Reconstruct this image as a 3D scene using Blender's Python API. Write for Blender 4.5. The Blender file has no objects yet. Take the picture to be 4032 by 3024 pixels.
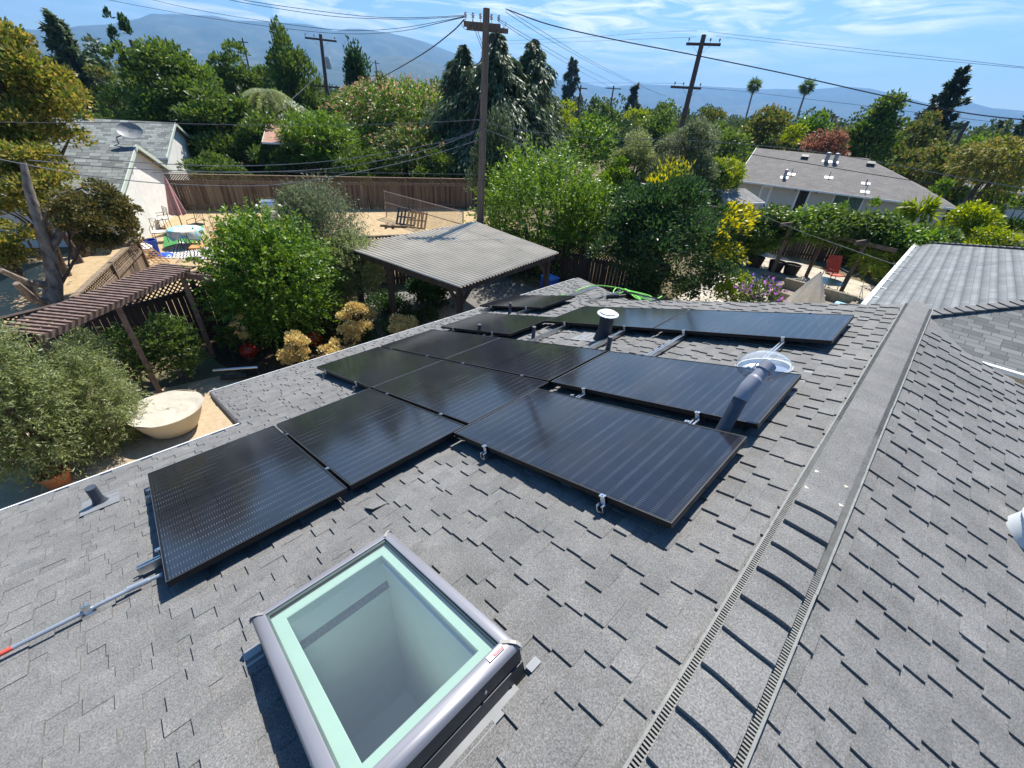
import bpy, math, random
import numpy as np
from mathutils import Vector, Matrix
rng = np.random.default_rng(7); random.seed(7)
sc = bpy.context.scene; COL = sc.collection
R_ = math.radians
# ---------------------------------------------------------------- camera geometry
RW = np.array([[0.696281672891418, 0.7150467322893176, 0.062450001104060765],
               [0.4319154457732953, -0.3479065258525901, -0.8321118296068363],
               [-0.5732720817360496, 0.6063573368167898, -0.5510806659559616]])
FPX, CX, CY, CAMZ = 1628.094, 2016., 1512., 6.0
K = 4032 / 2212.
TH = R_(17.6); HR = 0.125
CAM = np.array([0, 0, CAMZ])
NRM = np.array([-math.sin(TH), 0, math.cos(TH)])           # left roof outward normal
BV = np.array([math.cos(TH), 0, math.sin(TH)])             # up the slope
AV = np.array([0, 1., 0])                                  # along the ridge
WP = CAM + np.array([-3.8424, -0.3501, -2.7637])           # array corner on the panel plane
P0 = WP - NRM * HR
def ray(x, y):                                             # x, y in the 2212-wide picture
    return RW.T @ np.array([(x*K-CX)/FPX, (y*K-CY)/FPX, 1.])
def G(x, y, z=0.):                                         # where a sight line meets height z
    d = ray(x, y); return CAM + d*((z-CAMZ)/d[2])
def D(x, y, dist):                                         # point on a sight line at a ground distance
    d = ray(x, y); return CAM + d*(dist/math.hypot(d[0], d[1]))
def AB(p):
    v = np.asarray(p)-P0; return v@AV, v@BV, v@NRM
def RF(a, b, h=0.): return P0 + AV*a + BV*b + NRM*h
def RP(x, y, h=0.):                                        # sight line on the roof plane
    d = ray(x, y); q = P0+NRM*h; return CAM + d*(((q-CAM)@NRM)/(d@NRM))
# ---------------------------------------------------------------- helpers
def tag(o, label=None, cat=None, group=None, kind=None):
    if label: o['label'] = label
    if cat: o['category'] = cat
    if group: o['group'] = group
    if kind: o['kind'] = kind
    return o
def empty(name, loc, label=None, cat=None, group=None, rot=(0,0,0)):
    o = bpy.data.objects.new(name, None); COL.objects.link(o)
    o.location = tuple(loc); o.rotation_euler = rot; o.empty_display_size = .2
    return tag(o, label, cat, group)
def copy_tree(o, parent=None):
    c = o.copy(); COL.objects.link(c); c.parent = parent
    for ch in list(o.children): copy_tree(ch, c)
    return c
def nz(v): v = np.asarray(v, float); return v/np.linalg.norm(v)
class MB:
    def __init__(s): s.v = []; s.f = []
    def add(s, vs, fs):
        n = len(s.v); s.v += [tuple(map(float, q)) for q in vs]; s.f += [tuple(i+n for i in f) for f in fs]; return s
    def box(s, c, size, ax=None):
        ax = np.eye(3) if ax is None else np.asarray(ax); c = np.asarray(c, float); h = np.asarray(size)/2.
        vs = [c + ax[0]*h[0]*i + ax[1]*h[1]*j + ax[2]*h[2]*k for k in (-1,1) for j in (-1,1) for i in (-1,1)]
        return s.add(vs, [(0,2,3,1),(4,5,7,6),(0,1,5,4),(1,3,7,5),(3,2,6,7),(2,0,4,6)])
    def bar(s, p, q, w, h, up=(0,0,1)):
        p = np.asarray(p, float); q = np.asarray(q, float); d = nz(q-p); x = np.cross(np.asarray(up, float), d)
        if np.linalg.norm(x) < 1e-6: x = np.cross([1.,0,0], d)
        x = nz(x); z = np.cross(d, x)
        return s.box((p+q)/2, (w, np.linalg.norm(q-p), h), (x, d, z))
    def tube(s, pts, r, n=8, cap=True):
        pts = [np.asarray(p, float) for p in pts]; m = len(pts); r = [r]*m if np.isscalar(r) else r
        b = len(s.v); x = None
        for i, p in enumerate(pts):
            d = nz(pts[min(i+1, m-1)]-pts[max(i-1, 0)])
            if x is None: x = np.cross(d, [0,0,1.] if abs(d[2]) < .9 else [1.,0,0])
            x = nz(x - d*(x@d)); y = np.cross(d, x)
            s.v += [tuple(p + r[i]*(x*math.cos(2*math.pi*k/n)+y*math.sin(2*math.pi*k/n))) for k in range(n)]
        for i in range(m-1):
            for k in range(n):
                k2 = (k+1) % n; s.f.append((b+i*n+k, b+i*n+k2, b+(i+1)*n+k2, b+(i+1)*n+k))
        if cap: s.f.append(tuple(b+k for k in reversed(range(n)))); s.f.append(tuple(b+(m-1)*n+k for k in range(n)))
        return s
    def lathe(s, prof, c=(0,0,0), n=24, ax=None):
        ax = np.eye(3) if ax is None else np.asarray(ax); c = np.asarray(c, float); b = len(s.v); m = len(prof)
        for r, z in prof:
            for k in range(n):
                a = 2*math.pi*k/n; s.v.append(tuple(c + ax[0]*r*math.cos(a) + ax[1]*r*math.sin(a) + ax[2]*z))
        for i in range(m-1):
            for k in range(n):
                k2 = (k+1) % n; s.f.append((b+i*n+k, b+i*n+k2, b+(i+1)*n+k2, b+(i+1)*n+k))
        return s
    def poly(s, pts): return s.add(pts, [tuple(range(len(pts)))])
    def slab(s, pts, th, up=None):                          # a polygon with thickness below it
        pts = [np.asarray(p, float) for p in pts]; n = len(pts)
        u = nz(np.cross(pts[1]-pts[0], pts[2]-pts[0])) if up is None else np.asarray(up, float)
        if up is None and u[2] < 0: u = -u
        lo = [p-u*th for p in pts]
        return s.add(pts+lo, [tuple(range(n)), tuple(reversed(range(n, 2*n)))] + [(i, n+i, n+(i+1)%n, (i+1)%n) for i in range(n)])
    def build(s, name, mat, parent=None, smooth=False, bevel=0, wn=False):
        me = bpy.data.meshes.new(name); o = bpy.data.objects.new(name, me); COL.objects.link(o)
        vs = np.array(s.v)
        if parent is not None:
            o.parent = parent; vs = vs - np.array(parent_loc(parent))
        me.from_pydata(vs.tolist(), [], s.f); me.materials.append(mat)
        import bmesh
        bm = bmesh.new(); bm.from_mesh(me); bmesh.ops.recalc_face_normals(bm, faces=bm.faces); bm.to_mesh(me); bm.free()
        if smooth:
            me.shade_smooth()
            for e in me.edges: pass
            try: me.set_sharp_from_angle(angle=R_(40))
            except Exception: pass
        if bevel:
            md = o.modifiers.new('bevel', 'BEVEL'); md.width = bevel; md.segments = 2; md.limit_method = 'ANGLE'
        return o
def parent_loc(o):
    l = np.zeros(3)
    while o is not None:
        l += np.array(o.location); o = o.parent
    return l
# ---------------------------------------------------------------- materials
MATS = {}
def node(nt, typ, **kw):
    n = nt.nodes.new(typ)
    for k, v in kw.items():
        if hasattr(n, k): setattr(n, k, v)
    return n
def base_mat(name):
    m = bpy.data.materials.new(name); m.use_nodes = True; nt = m.node_tree; bs = nt.nodes['Principled BSDF']; MATS[name] = m
    return m, nt, bs
def ramp(nt, fac, stops):
    r = nt.nodes.new('ShaderNodeValToRGB'); e = r.color_ramp.elements
    while len(e) < len(stops): e.new(.5)
    for el, (p, c) in zip(e, stops): el.position = p; el.color = (*c, 1)
    nt.links.new(fac, r.inputs[0]); return r.outputs[0]
def noise(nt, scale, detail=3, vec=None, rough=.55, obj=True):
    n = nt.nodes.new('ShaderNodeTexNoise'); n.inputs['Scale'].default_value = scale; n.inputs['Detail'].default_value = detail
    n.inputs['Roughness'].default_value = rough
    if vec is None:
        t = nt.nodes.new('ShaderNodeTexCoord'); vec = t.outputs['Object']
    nt.links.new(vec, n.inputs['Vector']); return n.outputs['Fac']
def mapping(nt, scale=(1,1,1), rot=(0,0,0), src='Object'):
    t = nt.nodes.new('ShaderNodeTexCoord'); m = nt.nodes.new('ShaderNodeMapping')
    m.inputs['Scale'].default_value = scale; m.inputs['Rotation'].default_value = rot
    nt.links.new(t.outputs[src], m.inputs['Vector']); return m.outputs['Vector']
def bump(nt, bs, h, strength=.3, dist=.02):
    b = nt.nodes.new('ShaderNodeBump'); b.inputs['Strength'].default_value = strength; b.inputs['Distance'].default_value = dist
    nt.links.new(h, b.inputs['Height']); nt.links.new(b.outputs[0], bs.inputs['Normal'])
def mix(nt, fac, a, b, typ='MIX'):
    m = nt.nodes.new('ShaderNodeMix'); m.data_type = 'RGBA'; m.blend_type = typ
    for s, v in ((m.inputs[0], fac), (m.inputs[6], a), (m.inputs[7], b)):
        if isinstance(v, (int, float)): s.default_value = v
        elif isinstance(v, tuple): s.default_value = (*v, 1)
        else: nt.links.new(v, s)
    return m.outputs[2]
def mathn(nt, op, a, b=None, c=None):
    m = nt.nodes.new('ShaderNodeMath'); m.operation = op
    for i, v in enumerate((a, b, c)):
        if v is None: continue
        if isinstance(v, (int, float)): m.inputs[i].default_value = v
        else: nt.links.new(v, m.inputs[i])
    return m.outputs[0]
def M(name, col, rough=.6, metal=0, var=.18, vs=6., bmp=0., bs_=40., spec=.5, stretch=None):
    if name in MATS: return MATS[name]
    m, nt, bs = base_mat(name)
    vec = mapping(nt, stretch) if stretch else None
    f = noise(nt, vs, 4, vec)
    lo = tuple(max(0, c*(1-var)) for c in col); hi = tuple(min(1, c*(1+var)) for c in col)
    nt.links.new(ramp(nt, f, [(.3, lo), (.7, hi)]), bs.inputs['Base Color'])
    bs.inputs['Roughness'].default_value = rough; bs.inputs['Metallic'].default_value = metal; bs.inputs['Specular IOR Level'].default_value = spec
    if bmp: bump(nt, bs, noise(nt, bs_, 3, vec), bmp, .01)
    return m
def leafmat(name, cols, rough=.5, trans=.36, spec=.3, gain=1.45):
    rough = max(rough, .42); spec = min(spec, .4); cols = [tuple(min(.9, q*(gain*t if max(c) < .3 else 1)) for q, t in zip(c, (1.06, 1.0, .9))) for c in cols]
    m, nt, bs = base_mat(name)
    g = nt.nodes.new('ShaderNodeNewGeometry')
    n = len(cols); c = ramp(nt, g.outputs['Random Per Island'], [(i/(n-1), q) for i, q in enumerate(cols)])
    nt.links.new(c, bs.inputs['Base Color']); bs.inputs['Roughness'].default_value = rough; bs.inputs['Specular IOR Level'].default_value = spec
    t = nt.nodes.new('ShaderNodeBsdfTranslucent'); hs = nt.nodes.new('ShaderNodeHueSaturation')
    hs.inputs['Value'].default_value = 1.5; hs.inputs['Saturation'].default_value = 1.1; hs.inputs['Hue'].default_value = .485
    nt.links.new(c, hs.inputs['Color']); nt.links.new(hs.outputs[0], t.inputs['Color'])
    ms = nt.nodes.new('ShaderNodeMixShader'); ms.inputs[0].default_value = trans
    nt.links.new(bs.outputs[0], ms.inputs[1]); nt.links.new(t.outputs[0], ms.inputs[2])
    nt.links.new(ms.outputs[0], nt.nodes['Material Output'].inputs['Surface']); return m
def glassmat(name, tint=(1,1,1), rough=.02, ior=1.45, gain=1., sheen=0.):
    m, nt, bs = base_mat(name)
    tr = nt.nodes.new('ShaderNodeBsdfTransparent'); tr.inputs[0].default_value = (*tint, 1)
    gl = nt.nodes.new('ShaderNodeBsdfGlossy'); gl.inputs['Roughness'].default_value = rough
    lw = nt.nodes.new('ShaderNodeLayerWeight'); lw.inputs[0].default_value = .5; f0 = ((ior-1)/(ior+1))**2
    f = mathn(nt, 'MINIMUM', mathn(nt, 'MULTIPLY', mathn(nt, 'MULTIPLY_ADD', mathn(nt, 'POWER', lw.outputs['Facing'], 5.), 1-f0, f0), gain), 1.)
    ms = nt.nodes.new('ShaderNodeMixShader'); nt.links.new(f, ms.inputs[0]); nt.links.new(tr.outputs[0], ms.inputs[1]); nt.links.new(gl.outputs[0], ms.inputs[2])
    out = ms.outputs[0]
    if sheen:  # diffuse white mixed in so the clear glass reads brighter, a painted sheen
        df = nt.nodes.new('ShaderNodeBsdfDiffuse'); df.inputs[0].default_value = (.7,.75,.78,1)
        m2 = nt.nodes.new('ShaderNodeMixShader'); m2.inputs[0].default_value = sheen
        nt.links.new(out, m2.inputs[1]); nt.links.new(df.outputs[0], m2.inputs[2]); out = m2.outputs[0]
    nt.links.new(out, nt.nodes['Material Output'].inputs['Surface']); return m
def shinglemat(name, col, course, tab, dirx=(1,0,0), diry=(0,1,0), var=.35, line=.55, grain=1., band=0.):
    # dirx: unit vector along the courses, diry: up the slope (both in world axes of the mesh)
    m, nt, bs = base_mat(name)
    t = nt.nodes.new('ShaderNodeNewGeometry'); 
    def dot(v):
        d = nt.nodes.new('ShaderNodeVectorMath'); d.operation = 'DOT_PRODUCT'; nt.links.new(t.outputs['Position'], d.inputs[0]); d.inputs[1].default_value = v; return d.outputs['Value']
    cb = nt.nodes.new('ShaderNodeCombineXYZ'); nt.links.new(dot(dirx), cb.inputs[0]); nt.links.new(dot(diry), cb.inputs[1])
    br = nt.nodes.new('ShaderNodeTexBrick'); nt.links.new(cb.outputs[0], br.inputs['Vector'])
    br.inputs['Scale'].default_value = 1; br.inputs['Brick Width'].default_value = tab; br.inputs['Row Height'].default_value = course
    br.inputs['Mortar Size'].default_value = course*.06; br.inputs['Mortar Smooth'].default_value = .3; br.inputs['Bias'].default_value = -.1
    br.offset = .37; br.squash = .8; br.squash_frequency = 3
    lo = tuple(c*(1-var) for c in col); hi = tuple(c*(1+var) for c in col)
    br.inputs['Color1'].default_value = (*lo, 1); br.inputs['Color2'].default_value = (*hi, 1); br.inputs['Mortar'].default_value = (*[c*line for c in lo], 1)
    n = noise(nt, 1.3, 4, t.outputs['Position']); n2 = noise(nt, 90, 2, t.outputs['Position'])
    c = mix(nt, .5, br.outputs[0], ramp(nt, n, [(.3, (.4,.4,.4)), (.7, (.62,.62,.62))]), 'OVERLAY')
    c = mix(nt, .5*grain, c, ramp(nt, n2, [(.3, (.35,.35,.35)), (.7, (.65,.65,.65))]), 'OVERLAY')
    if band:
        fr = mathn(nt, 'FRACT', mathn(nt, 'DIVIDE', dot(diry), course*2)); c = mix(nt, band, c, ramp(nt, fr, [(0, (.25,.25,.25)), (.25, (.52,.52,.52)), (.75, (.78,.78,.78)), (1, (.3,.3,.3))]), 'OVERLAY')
    nt.links.new(c, bs.inputs['Base Color']); bs.inputs['Roughness'].default_value = .9; bs.inputs['Specular IOR Level'].default_value = .2
    bump(nt, bs, br.outputs['Fac'], -.6, .02); return m
# ---------------------------------------------------------------- camera, sun, sky
cd = bpy.data.cameras.new('camera'); cam = bpy.data.objects.new('camera', cd); COL.objects.link(cam); sc.camera = cam
cd.sensor_width = 36; cd.lens = FPX/4032*36; cd.clip_start = .05; cd.clip_end = 30000
mw = Matrix.Identity(4)
for i in range(3): mw[i][0] = RW[0][i]; mw[i][1] = -RW[1][i]; mw[i][2] = -RW[2][i]; mw[i][3] = CAM[i]
cam.matrix_world = mw
SAZ, SEL = R_(-24), R_(57)
SUN = np.array([math.sin(SAZ)*math.cos(SEL), math.cos(SAZ)*math.cos(SEL), math.sin(SEL)])
sl = bpy.data.lights.new('sun', 'SUN'); sl.energy = 5.0; sl.angle = R_(.53); sl.color = (1, .95, .87)
so = bpy.data.objects.new('sun', sl); COL.objects.link(so); so.rotation_euler = Vector(SUN).to_track_quat('Z', 'Y').to_euler(); so.location = (0, 0, 60)
w = bpy.data.worlds.new('World'); sc.world = w; w.use_nodes = True; nt = w.node_tree
bg = nt.nodes['Background']; sky = nt.nodes.new('ShaderNodeTexSky'); sky.sky_type = 'NISHITA'; sky.sun_disc = False
sky.sun_elevation = SEL; sky.sun_rotation = SAZ; sky.air_density = 1.0; sky.dust_density = .5; sky.ozone_density = 1.6; sky.altitude = 50
tc = nt.nodes.new('ShaderNodeTexCoord'); sep = nt.nodes.new('ShaderNodeSeparateXYZ'); nt.links.new(tc.outputs['Generated'], sep.inputs[0])
az_ = mathn(nt, 'ARCTAN2', sep.outputs[0], sep.outputs[1]); el_ = mathn(nt, 'ARCSINE', sep.outputs[2])
def streak(sa, se, tilt, dist_, detail, loc):
    c_ = nt.nodes.new('ShaderNodeCombineXYZ'); nt.links.new(mathn(nt, 'MULTIPLY', az_, sa), c_.inputs[0]); nt.links.new(mathn(nt, 'MULTIPLY', mathn(nt, 'ADD', el_, mathn(nt, 'MULTIPLY', az_, tilt)), se), c_.inputs[1]); c_.inputs[2].default_value = loc
    n_ = nt.nodes.new('ShaderNodeTexNoise'); n_.inputs['Scale'].default_value = 1; n_.inputs['Detail'].default_value = detail; n_.inputs['Roughness'].default_value = .6; n_.inputs['Distortion'].default_value = dist_
    nt.links.new(c_.outputs[0], n_.inputs['Vector']); return n_.outputs['Fac']
st = ramp(nt, streak(7, 48, .02, .9, 8, 1.3), [(.44, (0,0,0)), (.72, (1,1,1))])
veil = mathn(nt, 'MULTIPLY', ramp(nt, streak(3, 22, .05, .5, 6, 4.1), [(.48, (0,0,0)), (.8, (1,1,1))]), .14)
# cirrus banks: (picture x, y, half width, half height in radians, strength)
cov = None
for (x_, y_, wa, we, k_) in ((1440, 48, .17, .030, 1.25), (1230, 44, .10, .016, .7), (1400, 133, .20, .022, .75), (1560, 140, .16, .016, .6), (1760, 52, .14, .022, .5), (2000, 40, .12, .018, .6), (1640, 88, .22, .020, .45), (2150, 10, .2, .02, .5), (470, 8, .16, .035, 1.0), (590, 2, .12, .03, .8), (760, -10, .2, .03, .6), (1200, -70, .5, .10, .7), (700, -160, .5, .14, .9), (1600, -200, .6, .14, .6)):
    d_ = ray(x_, y_); d_ = d_/np.linalg.norm(d_); a0_ = math.atan2(d_[0], d_[1]); e0_ = math.asin(d_[2])
    q = mathn(nt, 'ADD', mathn(nt, 'POWER', mathn(nt, 'DIVIDE', mathn(nt, 'SUBTRACT', az_, a0_), wa), 2.), mathn(nt, 'POWER', mathn(nt, 'DIVIDE', mathn(nt, 'SUBTRACT', el_, e0_), we), 2.))
    g_ = mathn(nt, 'MULTIPLY', mathn(nt, 'EXPONENT', mathn(nt, 'MULTIPLY', q, -1.)), k_*.85); cov = g_ if cov is None else mathn(nt, 'ADD', cov, g_)
cov = mathn(nt, 'MINIMUM', mathn(nt, 'MULTIPLY', mathn(nt, 'ADD', cov, veil), st), .92)
hs = nt.nodes.new('ShaderNodeHueSaturation'); hs.inputs['Saturation'].default_value = 1.36; hs.inputs['Value'].default_value = 1.12; nt.links.new(sky.outputs[0], hs.inputs['Color'])
cl = mix(nt, cov, hs.outputs[0], (11.5, 11.8, 12.2))
nt.links.new(cl, bg.inputs[0]); bg.inputs[1].default_value = .074
sc.view_settings.view_transform = 'Standard'; sc.view_settings.look = 'None'; sc.view_settings.gamma = 1; sc.view_settings.exposure = .92
sc.render.engine = 'CYCLES'
try:
    sc.cycles.use_denoising = True; sc.cycles.max_bounces = 8; sc.cycles.transparent_max_bounces = 12; sc.cycles.caustics_reflective = False; sc.cycles.caustics_refractive = False
    sc.cycles.volume_bounces = 0
except Exception: pass
# ---------------------------------------------------------------- ground, yards, hills, haze
def sheet(name, pts, z, mat, kind='structure'):
    b = MB(); b.poly([(p[0], p[1], z) for p in pts]); return tag(b.build(name, mat), kind=kind)
m, nt, bs = base_mat('ground'); f = noise(nt, .05, 6); f2 = noise(nt, 3, 5)
c = ramp(nt, f, [(.35, (.10, .085, .05)), (.5, (.16, .13, .08)), (.65, (.09, .10, .05))]); c = mix(nt, .4, c, ramp(nt, f2, [(.3, (.3,.3,.3)), (.7, (.7,.7,.7))]), 'OVERLAY')
nt.links.new(c, bs.inputs['Base Color']); bs.inputs['Roughness'].default_value = 1; bs.inputs['Specular IOR Level'].default_value = .1
b = MB(); S_ = 14000; b.add([(-S_, -S_, 0), (S_, -S_, 0), (S_, S_, 0), (-S_, S_, 0)], [(0,1,2,3)])
tag(b.build('ground', m), kind='structure')
def gravel(name, c1, c2, sc1=8, bmpv=.4):
    m, nt, bs = base_mat(name); f = noise(nt, sc1, 6, rough=.7); f2 = noise(nt, 60, 2)
    c = ramp(nt, f, [(.3, c1), (.7, c2)]); c = mix(nt, .35, c, ramp(nt, f2, [(.3, (.3,.3,.3)), (.7, (.7,.7,.7))]), 'OVERLAY')
    nt.links.new(c, bs.inputs['Base Color']); bs.inputs['Roughness'].default_value = 1; bs.inputs['Specular IOR Level'].default_value = .1; bump(nt, bs, f2, bmpv, .02); return m
sheet('gravel_path', [(-13, -12), (-4, -12), (-4, 2.2), (-9.4, 2.2), (-11.1, 1.3), (-11.6, -2)], .004, gravel('tan_gravel', (.36, .28, .18), (.48, .38, .26)))
sheet('planting_bed', [(-11.6, 1.3), (-9.4, 2.2), (-9.2, 4.6), (-14.5, 6.2), (-14.8, 1.3), (-12.4, 1.2)], .008, gravel('dark_mulch', (.03, .02, .012), (.09, .06, .035)))
mp, nt, bs = base_mat('paving'); v = mapping(nt, (1,1,1), (0,0,R_(10))); br = nt.nodes.new('ShaderNodeTexBrick'); nt.links.new(v, br.inputs['Vector'])
br.inputs['Scale'].default_value = 1; br.inputs['Brick Width'].default_value = .9; br.inputs['Row Height'].default_value = .45; br.inputs['Mortar Size'].default_value = .012
br.inputs['Color1'].default_value = (.13,.125,.115,1); br.inputs['Color2'].default_value = (.17,.165,.15,1); br.inputs['Mortar'].default_value = (.1,.1,.09,1)
nt.links.new(mix(nt, .4, br.outputs[0], ramp(nt, noise(nt, 3, 5), [(.3, (.3,.3,.3)), (.7, (.7,.7,.7))]), 'OVERLAY'), bs.inputs['Base Color']); bs.inputs['Roughness'].default_value = .85
sheet('paved_terrace', [(-9.3, 4.4), (-4, 3), (-4, 12.5), (-12.4, 12.2), (-13.9, 6.2)], .012, mp)
mc = M('patio_concrete', (.40, .36, .29), .9, var=.25, vs=2.2, bmp=.2)
sheet('concrete_patio', [(-6.6, 15.5), (-1.0, 14.5), (-.7, 26.2), (-6.8, 28)], .004, mc)
sheet('dry_grass_yard', [(-31.6, 3.7), (-21.5, -3), (-15.1, .5), (-15.3, 13.5), (-19, 20), (-25.2, 19.3)], .004, gravel('dry_grass', (.33, .24, .135), (.50, .385, .235), 3))
sheet('neighbour_side_yard', [(-15.1, .5), (-21.5, -3), (-26, -14), (-13.5, -14)], .008, gravel('dry_leaf_litter', (.32, .22, .12), (.56, .42, .26), 9))
def hills(name, prof, d0, d1, zb, mat, amp, nx=420, ny=40, tail=1500):
    # prof: picture points on the skyline, d1: distance of the crest, d0: distance of the foot
    az = []; el = []
    for x, y in prof:
        p = D(x, y, 1.); az.append(math.atan2(p[0], p[1])); el.append((p[2]-CAMZ))
    o = np.argsort(az); az = np.array(az)[o]; el = np.array(el)[o]
    A = np.linspace(az[0], az[-1], nx); E = np.interp(A, az, el)
    T = np.concatenate([np.linspace(0, 1, ny), np.linspace(1.05, 1.4, 6)])
    px = rng.uniform(0, 6.28, 24); fx = rng.uniform(8, 70, 24); ty = rng.uniform(2, 9, 24)
    V = []
    for t in T:
        dd = d0 + (d1-d0)*t if t <= 1 else d1 + (t-1)/.4*tail
        h = (t**.8 if t <= 1 else max(0, 1-(t-1)/.4*.9)) * (E*d1 - zb) + zb
        nsum = sum(np.abs(np.sin(A*fx[k]+px[k]+np.sin(t*ty[k]+px[-1-k])*1.6))/(fx[k]**.5) for k in range(24))
        nsum = nsum-nsum.mean()
        env = (1-abs(t)**6 if t < 1 else 0)*min(1, t*4)
        h = h + amp*env*nsum + 0
        V.append(np.stack([np.sin(A)*dd, np.cos(A)*dd, h+CAMZ*(t > .2)], 1))
    V = np.concatenate(V); n = nx; fs = [(i*n+j, i*n+j+1, (i+1)*n+j+1, (i+1)*n+j) for i in range(len(T)-1) for j in range(n-1)]
    b = MB(); b.add(V, fs); return tag(b.build(name, mat, smooth=True), kind='structure')
mh, nt, bs = base_mat('hill_scrub'); f = noise(nt, .004, 8, rough=.65); f2 = noise(nt, .03, 4)
c = ramp(nt, f, [(.35, (.035, .055, .03)), (.55, (.06, .075, .04)), (.72, (.15, .13, .075))]); nt.links.new(mix(nt, .5, c, ramp(nt, f2, [(.3, (.3,.3,.3)), (.7, (.7,.7,.7))]), 'OVERLAY'), bs.inputs['Base Color']); bs.inputs['Roughness'].default_value = 1
hills('hills', [(-500,110),(-160,75),(0,62),(16,58),(68,64),(115,65),(169,56),(240,52),(280,44),(300,40),(327,29),(355,31),(375,30),(425,33),(464,34),(505,44),(549,45),(598,48),(663,52),(701,61),(722,67),(750,62),(780,62),(840,71),(880,80),(917,90),(958,106),(1010,125),(1060,150),(1110,175),(1180,205),(1260,235)],
      3600, 6000, 6, mh, 60)
hills('foothills', [(400,160),(600,150),(740,140),(800,125),(870,120),(940,138),(1000,150),(1060,165),(1120,185),(1200,215),(1300,250)], 2600, 3800, 3, mh, 20, nx=200, ny=24, tail=600)
hills('far_hills', [(950,200),(1100,182),(1190,172),(1215,173),(1244,175),(1275,182),(1304,188),(1340,186),(1384,181),(1430,184),(1479,185),(1520,186),(1561,188),(1608,191),(1643,193),(1682,192),(1745,194),(1778,191),(1827,187),(1881,191),(1940,206),(2000,222),(2040,230),(2072,225),(2099,222),(2140,233),(2212,239),(2300,258),(2500,285),(2900,330)],
      5200, 7800, 5, mh, 50)
mv = bpy.data.materials.new('haze_air'); mv.use_nodes = True; nt = mv.node_tree; nt.nodes.clear()
ov = nt.nodes.new('ShaderNodeOutputMaterial'); pv = nt.nodes.new('ShaderNodeVolumePrincipled'); pv.inputs['Color'].default_value = (.24, .54, 1., 1); pv.inputs['Density'].default_value = 1.6e-4; pv.inputs['Anisotropy'].default_value = .1
nt.links.new(pv.outputs[0], ov.inputs['Volume'])
b = MB(); b.box((0, 0, 399), (19000, 19000, 800)); hz = tag(b.build('haze', mv), kind='stuff')
# ---------------------------------------------------------------- the house we stand on
ROOFM, nt, bs = base_mat('roof_granules')
g1 = noise(nt, 150, 3, rough=.9); g2 = noise(nt, 1.6, 5); g3 = noise(nt, 9, 3); gi = nt.nodes.new('ShaderNodeNewGeometry')
c = ramp(nt, gi.outputs['Random Per Island'], [(0, (.138,.138,.134)), (.5, (.154,.153,.149)), (1, (.170,.168,.163))])
c = mix(nt, .75, c, ramp(nt, g1, [(.32, (.10,.10,.10)), (.5, (.5,.5,.5)), (.68, (.95,.95,.95))]), 'OVERLAY')
c = mix(nt, .45, c, ramp(nt, g2, [(.3, (.36,.36,.36)), (.7, (.64,.64,.64))]), 'OVERLAY')
c = mix(nt, .25, c, ramp(nt, g3, [(.3, (.3,.3,.3)), (.7, (.7,.7,.7))]), 'OVERLAY')
nt.links.new(c, bs.inputs['Base Color']); bs.inputs['Roughness'].default_value = .85; bs.inputs['Specular IOR Level'].default_value = .35
bump(nt, bs, g1, .5, .004)
CAPM = ROOFM
WHITE = M('white_paint', (.78,.79,.77), .45, var=.06)
STUCCO = M('pale_stucco', (.62,.58,.51), .9, var=.07, vs=3, bmp=.3, bs_=60)
ALU = M('aluminium', (.70,.71,.73), .28, 1, var=.08, vs=20)
BLACKM = M('black_anodised', (.012,.012,.014), .35, 0, var=.1)
DARKP = M('dark_grey_paint', (.028,.032,.040), .55, 0, var=.15)
house = empty('ranch_house', (-3, 2, 0), 'grey shingled ranch house under the solar panels, with long vented ridge', 'house')
XR, ZR = .148, RF(0, 0)[2] + (.148-P0[0])*math.tan(TH)
bR = (XR-P0[0])/math.cos(TH)                                # b of the ridge line
SK = (.283, .949, 2.580, 3.570)                             # skylight opening a0,a1,b0,b1
A0 = -3.2
def aend(b): return 7.08 if b > .2 else 7.08 + (.2-b)*.81
# base deck of the left slope, with the skylight hole
deck = MB(); th = .10
def dq(a0, a1, b0, b1): deck.slab([RF(a0,b0,-.004), RF(a1,b0,-.004), RF(a1,b1,-.004), RF(a0,b1,-.004)], th, NRM)
i = .05
dq(A0, SK[0]+i, -.8, bR); dq(SK[1]-i, 7.08, .2, bR); dq(SK[0]+i, SK[1]-i, -.8, SK[2]+i); dq(SK[0]+i, SK[1]-i, SK[3]-i, bR)
dq(SK[1]-i, 7.08, -.8, .2); dq(.82, 7.08, -2.87, -.8)
deck.slab([RF(7.08,-2.87,-.004), RF(9.5,-2.87,-.004), RF(7.08,.2,-.004)], th, NRM)
NR = np.array([math.sin(TH), 0, math.cos(TH)]); BR_ = np.array([math.cos(TH), 0, -math.sin(TH)])   # right slope
PR = np.array([XR, 0, ZR])
def RR(y, s, h=0.): return PR + AV*y + BR_*s + NR*h
YE = 6.05
deck.slab([RR(-3.6,.02,-.004), RR(-3.6,6.5,-.004), RR(YE,6.5,-.004), RR(YE,.02,-.004)], th, NR)
deck.slab([RR(YE,.02,-.004), RR(YE,.6,-.004), RR(6.72,.02,-.004)], th, NR)
deck.build('roof_deck', ROOFM, house)
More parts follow.
